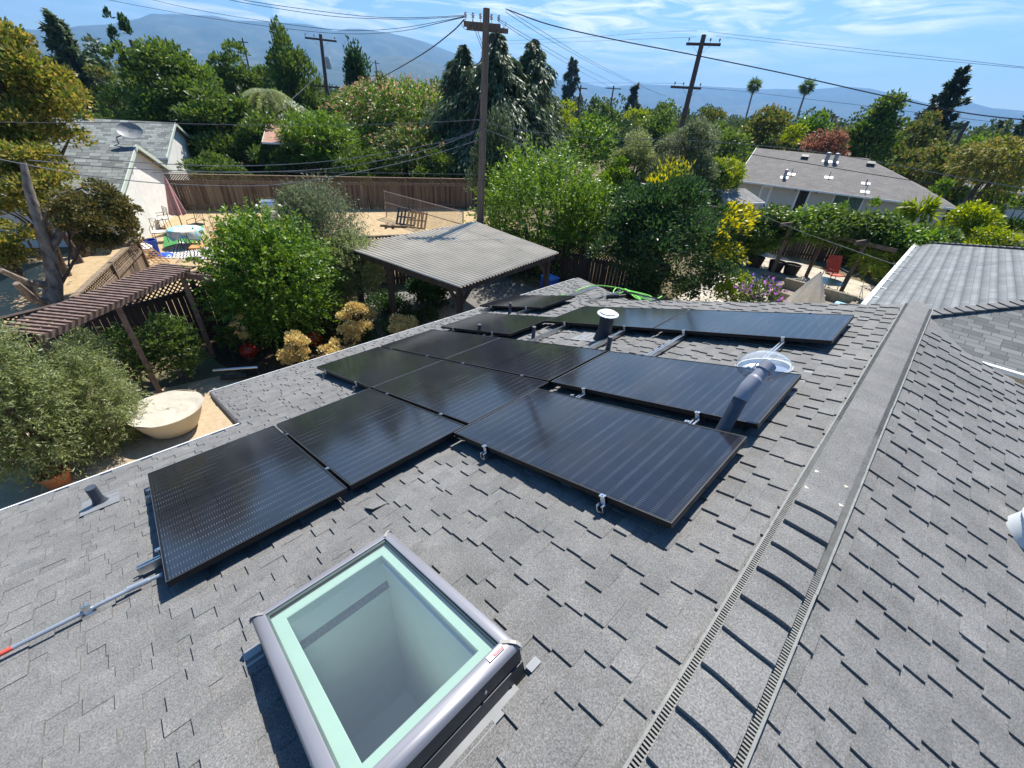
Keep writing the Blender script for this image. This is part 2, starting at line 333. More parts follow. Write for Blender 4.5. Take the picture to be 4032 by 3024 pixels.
# laminated shingle tabs: each a thin wedge with its own butt
tabs = MB()
def tab(P, a0, a1, b0, b1, t, T0):
    # P(a,b,h): thick at the butt (b0), thin at the top
    vs = [P(a0,b0,0), P(a1,b0,0), P(a1,b1,0), P(a0,b1,0), P(a0,b0,t), P(a1,b0,t), P(a1,b1,T0), P(a0,b1,T0)]
    tabs.add(vs, [(4,5,6,7), (0,4,7,3), (1,2,6,5), (0,1,5,4)])
C_ = .1
def course(P, a, ae, hole=None):
    # P(a, u, h): u = 0 at the butt .. .1 at the next course; a wedge shaped backing strip with thick teeth on it
    B, T = .009, .0112; segs = [(a, ae)] if hole is None else [(a, hole[0]), (hole[1], ae)]
    for s0, s1 in segs:
        x = s0
        while x < s1-.01:
            x1 = min(x+.92, s1); vs = [P(x,0,0), P(x1,0,0), P(x1,C_,0), P(x,C_,0), P(x,0,B), P(x1,0,B), P(x1,C_+.002,.0006), P(x,C_+.002,.0006)]
            tabs.add(vs, [(4,5,6,7), (0,4,7,3), (1,2,6,5), (0,1,5,4)]); x = x1
        x = s0 + rng.uniform(0, .2)
        while x < s1:
            wd = rng.choice([.10, .13, .16, .20])*rng.uniform(.9, 1.1); x1 = min(x+wd, s1); jb = rng.choice([0, 0, 0, 0, .01]); t = T*rng.uniform(.85, 1.15); f = jb/C_
            vs = [P(x,jb,B*(1-f)*.6), P(x1,jb,B*(1-f)*.6), P(x1,C_,0), P(x,C_,0), P(x,jb,B*(1-f)+t), P(x1,jb,B*(1-f)+t), P(x1,C_+.003,t), P(x,C_+.003,t)]
            tabs.add(vs, [(4,5,6,7), (0,4,7,3), (1,2,6,5), (0,1,5,4)]); x = x1 + rng.choice([.05, .08, .11, .15])*rng.uniform(.8, 1.2)
for k in range(-29, int(bR/C_)+1):
    b0 = k*C_
    if b0 > bR-.05: continue
    hole = (SK[0]-.02, SK[1]+.02) if (b0+C_ > SK[2]-.02 and b0 < SK[3]+.02) else None
    course(lambda q, u_, h: RF(q, b0+u_, h), A0 if b0 >= -.81 else .83, aend(b0), hole)
for k in range(1, 66):
    s1_ = k*C_; course(lambda q, u_, h: RR(q, s1_-u_, h), -3.6, YE)
tabs.build('shingles', ROOFM, house)
# seam of hip shingles near the far corner
q0, q1 = AB(RP(1248, 605)), AB(RP(1294, 652)); hc = MB()
for i in range(9):
    u = i/9.; v = (i+1.08)/9.; pa = RF(q0[0]+(q1[0]-q0[0])*u, q0[1]+(q1[1]-q0[1])*u, .012); pb = RF(q0[0]+(q1[0]-q0[0])*v, q0[1]+(q1[1]-q0[1])*v, .018)
    hc.bar(pa, pb, .22, .014, NRM)
hc.build('hip_caps', ROOFM, house)
# ridge vent: shingled crown, combed plastic edges
RVM = M('vent_plastic', (.17,.175,.165), .6, var=.2, vs=30); RVD = M('vent_slot', (.02,.02,.022), .8)
cv = MB(); W2 = .124; WC = .094; ztop = ZR + .020
def crown(x, lift=0.): return ztop + lift - .55*x*x
prof = [-WC, -.065, -.03, 0, .03, .065, WC]
def cap_piece(y0, y1, l0, l1):
    up = [[XR+x, y0+.003*math.sin(x*24+y0*9), crown(x, l0)] for x in prof]; dn = [[XR+x, y1, crown(x, l1)] for x in prof]
    lo = [[XR+x, y0+.003*math.sin(x*24+y0*9), crown(x, l0)-.014-l0*.5] for x in prof]; n = len(prof); b = up+dn+lo
    cv.add(b, [(i, i+1, n+i+1, n+i) for i in range(n-1)] + [(2*n+i, 2*n+i+1, i+1, i) for i in range(n-1)] + [(2*n, 0, n), (n-1, 3*n-1, 2*n-1)])
y = .658-.186*22
while y < 6.75:
    near = y < 2.32
    y1 = y + .186
    if near: cap_piece(y, y1+.03, .026+rng.uniform(-.003, .003), .002)
    else: cap_piece(y, y1, .0, .007)
    y = y1
cv.build('ridge_vent', CAPM, house)
for sx in (-1, 1):
    zt = crown(W2)-.002; e = MB(); e.box((XR+sx*(WC+W2)/2, 1.55, zt-.010), (W2-WC+.004, 10.3, .006)); e.build('vent_slot', RVD, house)
    e = MB()
    y = -3.6
    while y < 6.70:
        L_ = min(.92+rng.uniform(0,.3), 6.70-y); o = rng.uniform(-.002, .002); e.box((XR+sx*(W2+.004)+o, y+L_/2, zt-.006), (.010, L_-.003, .022)); y += L_
    e.box((XR+sx*(WC+.002), 1.55, zt-.004), (.004, 10.3, .008))
    y = -1.0
    while y < 6.7:
        e.box((XR+sx*(WC+W2)/2, y, zt-.003), (W2-WC, .0062, .009)); y += .0135 if y < 3.2 else .022
    e.build('vent_edge', RVM, house)
# eaves: drip edge, fascia, walls
for (a0, a1, b) in ((A0, .82, -.815), (.82, 9.5, -2.885)):
    e = MB(); e.bar(RF(a0, b-.016, .016), RF(a1, b-.016, .016), .026, .010, NRM); e.bar(RF(a0, b-.026, -.012), RF(a1, b-.026, -.012), .012, .05, (0,0,1)); e.build('drip_edge', WHITE, house)
    f = MB(); f.bar(RF(a0, b+.02, -.14), RF(a1, b+.02, -.14), .03, .16, (0,0,1)); f.build('fascia', M('dark_fascia', (.05,.045,.045), .7), house)
e = MB(); e.bar(RF(.82, -.8, -.06), RF(.82, -2.87, -.06), .03, .13, NRM); e.build('rake_board', M('dark_fascia', (0,0,0)), house)
e = MB(); e.bar(RR(YE+.02, .3, -.08), RR(YE+.02, 6.5, -.08), .03, .15, NR); e.build('rake_board', M('dark_fascia', (0,0,0)), house)
wl = MB(); xw = RF(0, -.8)[0]+.5; xw2 = RF(0, -2.87)[0]+.5; zl = RF(0,-.3)[2]-.1; zl2 = RF(0,-2.4)[2]-.1; xe = RR(0, 6.0)[0]; ze = RR(0, 6.)[2]-.1
y0, y1, y2 = -3, .9, 6.0
wl.add([(xw,y0,0),(xw,y1,0),(xw,y1,zl),(xw,y0,zl)], [(0,1,2,3)]); wl.add([(xw2,y1,0),(xw2,y2+2.6,0),(xw2,y2+2.6,zl2),(xw2,y1,zl2)], [(0,1,2,3)])
wl.add([(xw2,y1,0),(xw,y1,0),(xw,y1,zl-.0),(xw2,y1,zl2)], [(0,1,2,3)]); wl.add([(xe,y0,0),(xe,y2,0),(xe,y2,ze),(xe,y0,ze)], [(0,1,2,3)])
wl.add([(xw2,y2+2.6,0),(xw,y2,0),(XR,y2,0),(xe,y2,0),(xe,y2,ze),(XR,y2,ZR-.12),(xw,y2,zl),(xw2,y2+2.6,zl2)], [(0,1,6,7),(1,2,5,6),(2,3,4,5)])
wl.add([(xw,y0,0),(XR,y0,0),(xe,y0,0),(xe,y0,ze),(XR,y0,ZR-.12),(xw,y0,zl)], [(0,1,4,5),(1,2,3,4)])
wl.build('wall', STUCCO, house)
# ---------------------------------------------------------------- the hipped wing beyond
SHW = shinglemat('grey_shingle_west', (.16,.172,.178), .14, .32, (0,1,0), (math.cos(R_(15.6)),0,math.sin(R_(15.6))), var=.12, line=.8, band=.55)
SHS = shinglemat('grey_shingle_south', (.145,.153,.15), .14, .30, (1,0,0), (0,math.cos(R_(15.6)),math.sin(R_(15.6))), var=.30, line=.7)
wing = empty('hip_roofed_wing', (5, 17, 0), 'grey shingled hip roofed house wing with white gutter, behind the ridge end', 'house')
X0, Y0, Y1, ZE, TP = -.60, 11.2, 23.8, 2.6, .28; HW = (Y1-Y0)/2; zr = ZE+HW*TP; XL = 18
e0, e1, r0, r1, f0, f1 = (X0,Y0,ZE), (X0,Y1,ZE), (X0+HW,Y0+HW,zr), (XL-HW,Y0+HW,zr), (XL,Y0,ZE), (XL,Y1,ZE)
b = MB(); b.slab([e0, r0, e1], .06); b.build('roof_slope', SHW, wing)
b = MB(); b.slab([e0, f0, r1, r0], .06); b.build('roof_slope', SHS, wing)
b = MB(); b.slab([e1, r0, r1, f1], .06); b.slab([f0, f1, r1], .06); b.build('roof_slope', SHS, wing)
hc = MB()
def hipline(b, p, q, n, w=.24, h=.02, l=.025):
    p = np.array(p); q = np.array(q); d = (q-p)/n
    for i in range(n): b.bar(p+d*i+np.array([0,0,.02+h]), p+d*(i+1.15)+np.array([0,0,.012]), w, h+.012, (0,0,1))
hipline(hc, e0, r0, 42); hipline(hc, e1, r0, 42); hc.build('hip_caps', ROOFM, wing)
gm = MB(); gm.bar((X0-.05, Y0-.1, ZE-.02), (X0-.05, Y1+.1, ZE-.02), .1, .08)
for k in range(12): gm.box((X0+.03, Y0+.4+k*1.08, ZE+.028), (.22, .035, .016))
gm.build('gutter', WHITE, wing)
gm = MB(); gm.bar((X0-.1, Y0-.05, ZE-.02), (XL, Y0-.05, ZE-.02), .1, .08); gm.build('gutter', WHITE, wing)
b = MB(); b.box(((X0+XL)/2, (Y0+Y1)/2, 1.26), (XL-X0-1, Y1-Y0-1, 2.52)); b.build('wall', STUCCO, wing)
# ---------------------------------------------------------------- solar panels
PL, PW, PT = 1.84, 1.006, .036
m, nt, bs = base_mat('solar_cells')
def uvco(nt):
    t = nt.nodes.new('ShaderNodeTexCoord'); s = nt.nodes.new('ShaderNodeSeparateXYZ'); nt.links.new(t.outputs['Object'], s.inputs[0]); return s.outputs[0], s.outputs[1], t.outputs['Object']
u, v, oc = uvco(nt)                                          # u up the slope, v along the ridge (metres)
def band(x, period, width, off=0.):
    fr = mathn(nt, 'FRACT', mathn(nt, 'DIVIDE', mathn(nt, 'ADD', x, off), period)); d = mathn(nt, 'ABSOLUTE', mathn(nt, 'SUBTRACT', fr, .5))
    return mathn(nt, 'LESS_THAN', d, width/period/2)
HC = (PL-.06)/20; CWD = (PW-.05)/6
def warp(x, s): return mathn(nt, 'ADD', x, 0.)
hb = band(u, HC, .024, -.03+HC/2); wb = band(v, CWD/11, .0035, -.025)
dash = mathn(nt, 'MULTIPLY', hb, wb)
gp = noise(nt, 2.3, 2, oc); gl = ramp(nt, gp, [(.38, (.25,.25,.25)), (.62, (1,1,1))])
dash = mathn(nt, 'MULTIPLY', dash, gl)
cellgap = mathn(nt, 'MAXIMUM', band(u, HC, .003, -.03+HC/2), band(v, CWD, .003, -.025+CWD/2))
wire = mathn(nt, 'MULTIPLY', wb, .10)
tint = ramp(nt, noise(nt, 1.1, 2, oc), [(.35, (.011,.012,.016)), (.65, (.014,.016,.026))])
c = mix(nt, cellgap, tint, (.003,.003,.004)); c = mix(nt, wire, c, (.06,.065,.07)); c = mix(nt, mathn(nt, 'MULTIPLY', dash, .85), c, (.11,.118,.13))
mid = mathn(nt, 'LESS_THAN', mathn(nt, 'ABSOLUTE', mathn(nt, 'SUBTRACT', u, PL/2)), .006); c = mix(nt, mid, c, (.001,.001,.001))
nt.links.new(c, bs.inputs['Base Color'])
dn = noise(nt, 3, 5, oc); nt.links.new(mathn(nt, 'MULTIPLY_ADD', dn, .08, .07), bs.inputs['Roughness']); bs.inputs['Specular IOR Level'].default_value = .62
CELLM = m
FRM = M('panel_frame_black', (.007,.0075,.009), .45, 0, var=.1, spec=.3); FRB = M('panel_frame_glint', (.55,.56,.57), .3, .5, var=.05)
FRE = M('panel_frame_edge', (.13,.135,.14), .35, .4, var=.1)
def make_panel():
    root = empty('solar_panel', RF(0,0,HR), rot=(0, -TH, 0)); s = .012
    def local(bm, nm, mt, par=root, **k):
        o = bm.build(nm, mt, None, **k); o.parent = par; return o
    f = MB(); f.box((s/2, PW/2, -PT/2), (s, PW, PT)); f.box((PL-s/2, PW/2, -PT/2), (s, PW, PT)); f.box((PL/2, s/2, -PT/2), (PL-2*s, s, PT)); f.box((PL/2, PW-s/2, -PT/2), (PL-2*s, s, PT))
    fr = local(f, 'frame', FRM)
    e = MB()  # edge strips paler than frame: caught light put into colour, brightest on low edge
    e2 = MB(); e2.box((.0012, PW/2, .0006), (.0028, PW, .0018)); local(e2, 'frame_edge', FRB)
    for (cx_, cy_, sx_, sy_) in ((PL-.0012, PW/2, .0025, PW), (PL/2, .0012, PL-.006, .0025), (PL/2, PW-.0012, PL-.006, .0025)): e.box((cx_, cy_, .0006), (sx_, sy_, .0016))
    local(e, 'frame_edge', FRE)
    g = MB(); g.box((PL/2, PW/2, -.006), (PL-2*s, PW-2*s, .008)); local(g, 'glass_face', CELLM)
    k = MB(); k.box((PL/2, PW/2, -PT+.004), (PL-.06, PW-.06, .004)); local(k, 'back_sheet', M('back_sheet', (.02,.02,.02), .6))
    return root
PAN = [(0, 0, 'lowest nearest solar panel, at the lower left beside the conduit'), (1.034, -.006, 'solar panel just beyond the nearest one, in the lowest left pair'),
 (1.909, 1.851, 'nearest solar panel of the upper row, its corner pointing toward the skylight'), (2.080, -.004, 'solar panel in the middle of the array, reflecting a pale cloud'),
 (3.109, 1.852, 'solar panel with the bent grey pipe standing over it, below the clear dome'), (3.121, -.029, 'solar panel left of the panel under the bent pipe, joined by a thin bright seam'),
 (2.072, -1.855, 'solar panel on the eave side overhanging two rail ends, nearest the yellow bushes'), (3.117, -1.858, 'dark solar panel on the eave side right behind the one with two rail ends'),
 (4.314, -1.865, 'small looking dark solar panel on the eave side between two vent stubs'), (5.885, -2.661, 'farthest solar panel, alone at the roof corner in front of the green rope'),
 (5.085, 0., 'solar panel behind the capped vent pipe, reflecting green trees'), (5.083, 1.861, 'far solar panel reflecting plain blue sky, beyond the clear dome')]
p0 = make_panel()
CLM = ALU
panels = []
for i, (a, b_, lab) in enumerate(PAN):
    o = p0 if i == 0 else copy_tree(p0)
    o.location = tuple(RF(a, b_, HR)); panels.append(o)
    tag(o, lab, 'solar panel', 'solar panels on the roof')
def roof_part(bm, name, mat, root, smooth=False): return bm.build(name, mat, root, smooth=smooth)
def rax(): return (BV, AV, NRM)
# rails and their clamps
RAILS = []
def rail(a0, a1, b_, lab, clamps):
    root = empty('mounting_rail', RF(a0, b_, 0), lab, 'mounting rail', 'aluminium rails under the panels')
    r = MB(); h0, h1 = .035, HR-PT-.006
    hm = (h0+h1)/2; hh = h1-h0
    r.bar(RF(a0,b_,h0+.004), RF(a1,b_,h0+.004), .042, .006, NRM)
    for s in (-1, 1):
        r.bar(RF(a0,b_+s*.019,hm), RF(a1,b_+s*.019,hm), .005, hh-.002, NRM); r.bar(RF(a0,b_+s*.013,h1-.003), RF(a1,b_+s*.013,h1-.003), .012, .005, NRM)
    r.build('rail_channel', ALU, root)
    a = a0+.25
    while a < a1-.1:
        f = MB(); f.box(RF(a, b_-.05, .004), (.10, .08, .006), rax()); f.box(RF(a, b_-.035, .045), (.008, .05, .09), rax()); f.build('mounting_foot', M('foot_metal', (.10,.11,.12), .45, .7), root); a += 1.22
    for ca in clamps:
        k = MB(); k.box(RF(ca, b_, HR+.004), (.034, .026, .007), rax()); k.tube([RF(ca, b_, HR-.05), RF(ca, b_, HR+.013)], .005, 8); k.box(RF(ca, b_, HR-.03), (.03, .006, .05), rax()); k.build('clamp', ALU, root)
    return root
for j, (b_, nm) in enumerate(((.40, 'lower'), (1.44, 'upper'))):
    rail(-.13 if j else -.05, 6.14, b_, 'silver %s rail under the middle row of panels, from the conduit to the capped vent' % nm, [-.012, 1.02, 2.06, 3.104, 4.14, 5.07, 6.1])
    rail(1.86, 6.14, b_+1.855, 'silver %s rail of the upper row of panels, nearest end a bright open channel' % nm, [1.897, 2.93, 3.095, 4.128, 5.07, 6.1])
    rail(2.01, 5.36, b_-1.86, 'silver %s rail of the eave side row of panels, open end above the bare shingles' % nm, [2.06, 3.098, 4.135, 4.30, 5.33])
    rail(5.62, 8.15 if j else 6.98, b_-2.66, 'silver %s rail carrying the farthest single panel' % nm, [5.872, 6.905])
# ---------------------------------------------------------------- things on the roof
def flashing(b, p, l=.30, w=.24, h=.017): b.box(p+NRM*h, (l, w, .004), rax())
LEAD = M('painted_flashing', (.25,.26,.27), .5, .3, var=.1, vs=10); PIPEG = M('grey_pipe_paint', (.045,.055,.075), .55, var=.2, vs=12)
def vent(name, lab, x, y, h, r, flash=True, tilt=None, mat=PIPEG):
    p = RP(x, y); root = empty(name, p, lab, 'vent pipe', 'vent pipes on the roof')
    t = MB(); up = np.array([0,0,1.]); t.tube([p-up*.04, p+up*h], r, 16, cap=False); t.tube([p+up*h, p+up*(h-.12)], r*.8, 16, cap=True); 
    t.lathe([(r, 0), (r*.8, 0)], p+up*h, 16); t.build('pipe', mat, root, smooth=True)
    c = MB(); c.lathe([(r*1.9, -.01), (r*1.6, .012), (r*1.12, .05), (r*1.05, .07)], p, 16); c.build('boot', mat, root, smooth=True)
    if flash: f = MB(); flashing(f, p-NRM*.0 + BV*.0); f.build('flashing', LEAD, root)
    return root
vent('vent_pipe', 'short grey vent pipe on a silver flashing at the lower left eave', 219.5, 1088, .19, .036)
vent('vent_pipe', 'thin grey vent stub in front of the farthest panel', 1101, 679, .24, .027)
vent('vent_pipe', 'thin grey vent stub in front of the dark panel second from the far eave corner', 1035.5, 727, .22, .028, False)
vent('vent_pipe', 'thin grey vent stub left of the capped vent, beside a long bare rail', 1150.5, 741, .26, .027, False)
vent('vent_pipe', 'thin grey vent stub between two bare rails, right of the capped vent', 1311.5, 762, .22, .028, False)
p = RP(1302, 733); root = empty('capped_vent', p, 'thick dark vent pipe with a round white cap among the bare rails', 'vent pipe', 'vent pipes on the roof')
b = MB(); up = np.array([0,0,1.]); b.lathe([(.13,-.01),(.115,.05),(.092,.13),(.088,.34),(.10,.35),(.10,.37)], p, 24); b.build('pipe', DARKP, root, smooth=True)
b = MB(); b.lathe([(0,.40),(.10,.40),(.105,.392),(.108,.384),(.138,.378),(.142,.366),(.10,.362)], p, 28); b.build('cap', M('pale_galvanised', (.62,.64,.66), .4, .3), root, smooth=True)
b = MB(); flashing(b, p-BV*.12, .62, .36); b.build('flashing', LEAD, root)
# bent pipe above the array: upright, elbow, leaning top
pb = RP(1562, 926, HR); pb = RP(0,0)*0 + pb - np.array([0,0,HR/NRM[2]]); E_ = min((pb+up*h for h in np.linspace(.1, .6, 200)), key=lambda q: abs((lambda c: c[1]/c[2]*FPX+CY)(RW@(q-CAM)) - 1545))
root = empty('bent_vent_pipe', pb, 'long grey bent vent pipe with a wider paler top section leaning over a panel', 'vent pipe', 'vent pipes on the roof')
def lean(px, py, o, L0, up0, w_=.25):
    d_ = ray(px, py); best = None
    for s_ in np.linspace(1.5, 6, 900):
        q = CAM + d_*s_; l = q-o; L = np.linalg.norm(l); e = abs(L-L0) + w_*abs(l[2]/L-up0)
        if best is None or e < best[0]: best = (e, q)
    return best[1]
pb = RP(1556, 930, HR+.01); pb = pb-np.array([0, 0, HR/NRM[2]])
E_ = lean(1611, 842, pb, .44, .86); T_ = lean(1659, 790, E_, .27, .62); dv = nz(T_-E_); d1 = nz(E_-pb)
b = MB(); b.tube([pb-d1*.05, E_-d1*.02], .044, 18); b.build('pipe', PIPEG, root, smooth=True)
LITPIPE = M('sunlit_grey_pipe', (.22,.235,.28), .5, var=.1, vs=14)  # sun on the leaning top put into a paler colour than the upright
b = MB(); b.tube([E_-d1*.07, E_-d1*.02, E_+dv*.02, E_+dv*.09], .050, 18); b.tube([E_+dv*.09, E_+dv*.11], [.050, .044], 18); b.build('elbow', LITPIPE, root, smooth=True)
b = MB(); b.tube([E_+dv*.10, T_-dv*.045], .043, 18); b.build('top_section', LITPIPE, root, smooth=True)
b = MB(); b.tube([T_-dv*.05, T_+dv*.01], .05, 18, cap=True); b.build('end_collar', LITPIPE, root, smooth=True)
# clear dome of the sun tunnel
def dome(x, y, lab, r=.205):
    p = RP(x, y, .05); root = empty('sun_tunnel', p, lab, 'sun tunnel', 'clear domed sun tunnels')
    c = MB(); c.lathe([(r*1.02,-.07),(r*1.02,.055),(r*1.08,.058),(r*1.08,.066),(r*.96,.066)], p, 40, rax()); c.build('collar', M('pale_collar', (.66,.69,.70), .4, var=.05), root, smooth=True)
    d = MB(); pr = [(r*1.06*math.cos(t), .066+ .135*math.sin(t)) for t in np.linspace(0, math.pi/2, 14)]; d.lathe(pr, p, 48, rax()); d.build('clear_dome', glassmat('clear_acrylic', (.97,.98,1.), .03, 1.5, 2.2, .20) if 'clear_acrylic' not in MATS else MATS['clear_acrylic'], root, smooth=True)
    i = MB(); i.lathe([(r*.95,.06),(r*.9,.03),(r*.62,-.0),(0,-.03)], p, 40, rax()); i.build('reflector', M('mirror_tube', (.82,.87,.93), .25, .6, var=.05), root, smooth=True)
    f = MB(); f.box(p-NRM*.045, (.62,.60,.004), rax()); f.build('flashing', LEAD, root)
dome(1648, 806, 'clear domed sun tunnel with pale collar behind the bent pipe, below the far blue panel')
pr_ = PR; 
def RPR(x, y, h=0.):
    d = ray(x, y); q = PR+NR*h; return CAM + d*(((q-CAM)@NR)/(d@NR))
p = RPR(2272, 1178, .05); root = empty('sun_tunnel', p, 'clear domed sun tunnel cut by the right edge of the picture', 'sun tunnel', 'clear domed sun tunnels'); ax_ = (BR_, AV, NR); r = .2
c = MB(); c.lathe([(r*1.02,-.07),(r*1.02,.055),(r*1.08,.058),(r*1.08,.066),(r*.96,.066)], p, 40, ax_); c.build('collar', MATS['pale_collar'], root, smooth=True)
d = MB(); d.lathe([(r*1.06*math.cos(t), .066+.135*math.sin(t)) for t in np.linspace(0, math.pi/2, 14)], p, 48, ax_); d.build('clear_dome', MATS['clear_acrylic'], root, smooth=True)
i = MB(); i.lathe([(r*.95,.06),(r*.9,.03),(r*.62,-.0),(0,-.03)], p, 40, ax_); i.build('reflector', MATS['mirror_tube'], root, smooth=True)
# conduit with strap, coupling and red tape
pts = [RP(352, 1240, .05), RP(300, 1263, .05), RP(190, 1318, .05), RP(20, 1403, .05), RP(-60, 1443, .05)]
root = empty('conduit', pts[2]-NRM*.05, 'galvanised conduit running from the nearest panel to the left edge, with red tape', 'conduit')
b = MB(); b.tube(pts, .0115, 12); b.build('pipe', M('galvanised_pipe', (.42,.46,.50), .35, .55), root, smooth=True)
d0 = nz(pts[1]-pts[0]); b = MB(); b.tube([pts[1]-d0*.05, pts[1]-d0*.02, pts[1]+d0*.02, pts[1]+d0*.05], [.0155,.017,.0155,.017], 12); b.build('coupling', MATS['galvanised_pipe'], root, smooth=True)
b = MB(); b.tube([RP(28, 1399, .05), RP(-60, 1443, .05)], .0125, 12); b.build('red_tape', M('red_tape', (.62,.09,.06), .5), root, smooth=True)
b = MB(); b.box(RF(*AB(pts[2])[:2], .02), (.055,.06,.034), rax()); b.box(RF(*AB(pts[2])[:2], .058), (.022,.03,.05), rax()); b.tube([RF(*AB(pts[2])[:2], .05), RF(*AB(pts[2])[:2], .10)], .004, 8); b.build('strut_strap', ALU, root)
# ---------------------------------------------------------------- skylight
SKL = empty('skylight', RF((SK[0]+SK[1])/2, (SK[2]+SK[3])/2, 0), 'square grey skylight with pale inner frame and a red sticker, in the foreground', 'skylight')
a0, a1, b0, b1 = SK; CLAD = M('grey_cladding', (.25,.25,.275), .40, .25, var=.06, vs=3); CURB = M('dark_curb', (.026,.029,.038), .45, .2, var=.15)
HS = .158
def ring(bm, a0, a1, b0, b1, prof):
    # prof: list of (inset, height); closed loft round the rectangle
    loops = [[RF(a0+i_, b0+i_, h), RF(a1-i_, b0+i_, h), RF(a1-i_, b1-i_, h), RF(a0+i_, b1-i_, h)] for i_, h in prof]
    n = len(bm.v); 
    for l in loops: bm.v += [tuple(q) for q in l]
    for k in range(len(loops)-1):
        for j in range(4): bm.f.append((n+k*4+j, n+k*4+(j+1)%4, n+(k+1)*4+(j+1)%4, n+(k+1)*4+j))
b = MB(); ring(b, a0, a1, b0, b1, [(-.012,-.02),(-.012,.078),(-.003,.081),(-.003,.087),(-.010,.089),(-.010,.146),(.03,.148)]); b.build('curb', CURB, SKL)
b = MB(); ring(b, a0, a1, b0, b1, [(.004,.145),(-.010,.146),(-.013,.151),(-.011,.163),(-.003,.176),(.014,.185),(.036,.187),(.041,.184),(.041,.172)]); b.build('cladding', CLAD, SKL, smooth=True)
b = MB()
for (ca, cb_) in ((a0, b0), (a1, b0), (a1, b1), (a0, b1)):
    sa = 1 if ca == a0 else -1; sb = 1 if cb_ == b0 else -1
    q = [(-.016,.146),(-.014,.163),(-.005,.178),(.012,.187),(.038,.189)]
    b = MB()
    for (i_, h), (i2, h2) in zip(q[:-1], q[1:]): b.bar(RF(ca+sa*i_, cb_+sb*i_, h), RF(ca+sa*i2, cb_+sb*i2, h2), .014, .004, NRM)
    b.build('corner_piece', M('corner_beige', (.30,.29,.27), .5), SKL)
b = MB(); ring(b, a0, a1, b0, b1, [(.041,.175),(.047,.175),(.051,.170)]); b.build('glass_gasket', M('gasket', (.08,.12,.11), .6), SKL)
MINT = M('pale_mint_paint', (.44,.53,.44), .5, var=.05, vs=4)
b = MB(); ring(b, a0, a1, b0, b1, [(.044,.152),(.098,.152),(.102,.148),(.102,.105),(.09,.105)]); b.build('inner_sash', MINT, SKL)
b = MB(); b.box(RF(a1-.108, (b0+b1)/2, .108), (b1-b0-.24, .010, .012), rax()); b.build('blind_rail', WHITE, SKL)
b = MB(); b.add([RF(a0+.045,b0+.045,.167), RF(a1-.045,b0+.045,.167), RF(a1-.045,b1-.045,.167), RF(a0+.045,b1-.045,.167)], [(0,1,2,3)]); b.build('glass_pane', glassmat('skylight_glass', (.84,.94,.92), .03, 1.52, 2.6, .05), SKL)
b = MB(); dz = np.array([0,0,-1.]); top = [RF(a0+.10,b0+.10,.106), RF(a1-.10,b0+.10,.106), RF(a1-.10,b1-.10,.106), RF(a0+.10,b1-.10,.106)]; L_ = 1.55
bot = [np.array([q[0], q[1], top[0][2]-L_]) for q in top]
b.add(top+bot, [(0,1,5,4),(1,2,6,5),(2,3,7,6),(3,0,4,7),(4,5,6,7)]); b.build('light_shaft', M('shaft_paint', (.62,.68,.64), .8, var=.04), SKL)
b = MB()
for t in (.28, .72): b.tube([RF(a0+(a1-a0)*.5*0+.005-.018, b1-(b1-b0)*t*0-.0, .07)]*1+[RF(a0-.03, b1, .07)], .001, 6)
b = MB()
for t in (.25, .75):
    q = RF(a0+(a1-a0)*t, b1+.010, .118); b.tube([q, q+BV*.006], .006, 8); q = RF(a0-.010, b0+(b1-b0)*t, .118); b.tube([q, q-AV*.006], .006, 8)
b.build('screw', ALU, SKL)
b = MB()
for (aa, bb, l, w_) in ((a0-.06, b0+.02, .10, .07), (a1+.04, b0-.01, .08, .05), (a1+.055, b1+.015, .035, .055), (a0+.32, b1+.028, .06, .60)):
    f_ = MB(); f_.box(RF(aa, bb, .016), (l, w_, .003), rax()); f_.build('flashing', LEAD, SKL)
# warning sticker on the cladding
sa, sb_ = AB(RP(1044, 1412, HS+.004))[:2]
def sticker(name, a_, b_, wa, wb, col, h): q = MB(); q.box(RF(a_, b_, h), (wb, wa, .0012), rax()); return q.build(name, col, SKL)
SAx, SBx = a1-.085, b1-.012
cs = AB(RP(1038, 1421, .163)); ca, cb2 = cs[0], cs[1]
STK = M('sticker_white', (.8,.79,.77), .5, var=.03); ca, cb2 = a1-.075, b1-.020; sticker('sticker', ca, cb2, .072, .024, STK, .1885)
sticker('sticker_band', ca+.010, cb2+.005, .044, .011, M('sticker_red', (.62,.05,.06), .5), .1894)
fc = bpy.data.curves.new('warning_text', 'FONT'); fc.body = 'DANGER'; fc.size = .0095; fc.align_x = 'CENTER'; fc.align_y = 'CENTER'
fo = bpy.data.objects.new('warning_text_src', fc); COL.objects.link(fo); bpy.context.view_layer.update()
me = bpy.data.meshes.new_from_object(fo.evaluated_get(bpy.context.evaluated_depsgraph_get())); bpy.data.objects.remove(fo)
me.materials.clear(); me.materials.append(STK); to = bpy.data.objects.new('warning_text', me); COL.objects.link(to); to.parent = SKL
pt = RF(ca+.010, cb2+.005, .1904)
mt = Matrix.Identity(4)
for i in range(3): mt[i][0] = -AV[i]; mt[i][1] = BV[i]; mt[i][2] = NRM[i]
for i in range(3): mt[i][0] = AV[i]; mt[i][1] = -BV[i]
mt.translation = Vector(pt-np.array(SKL.location)); to.matrix_local = mt
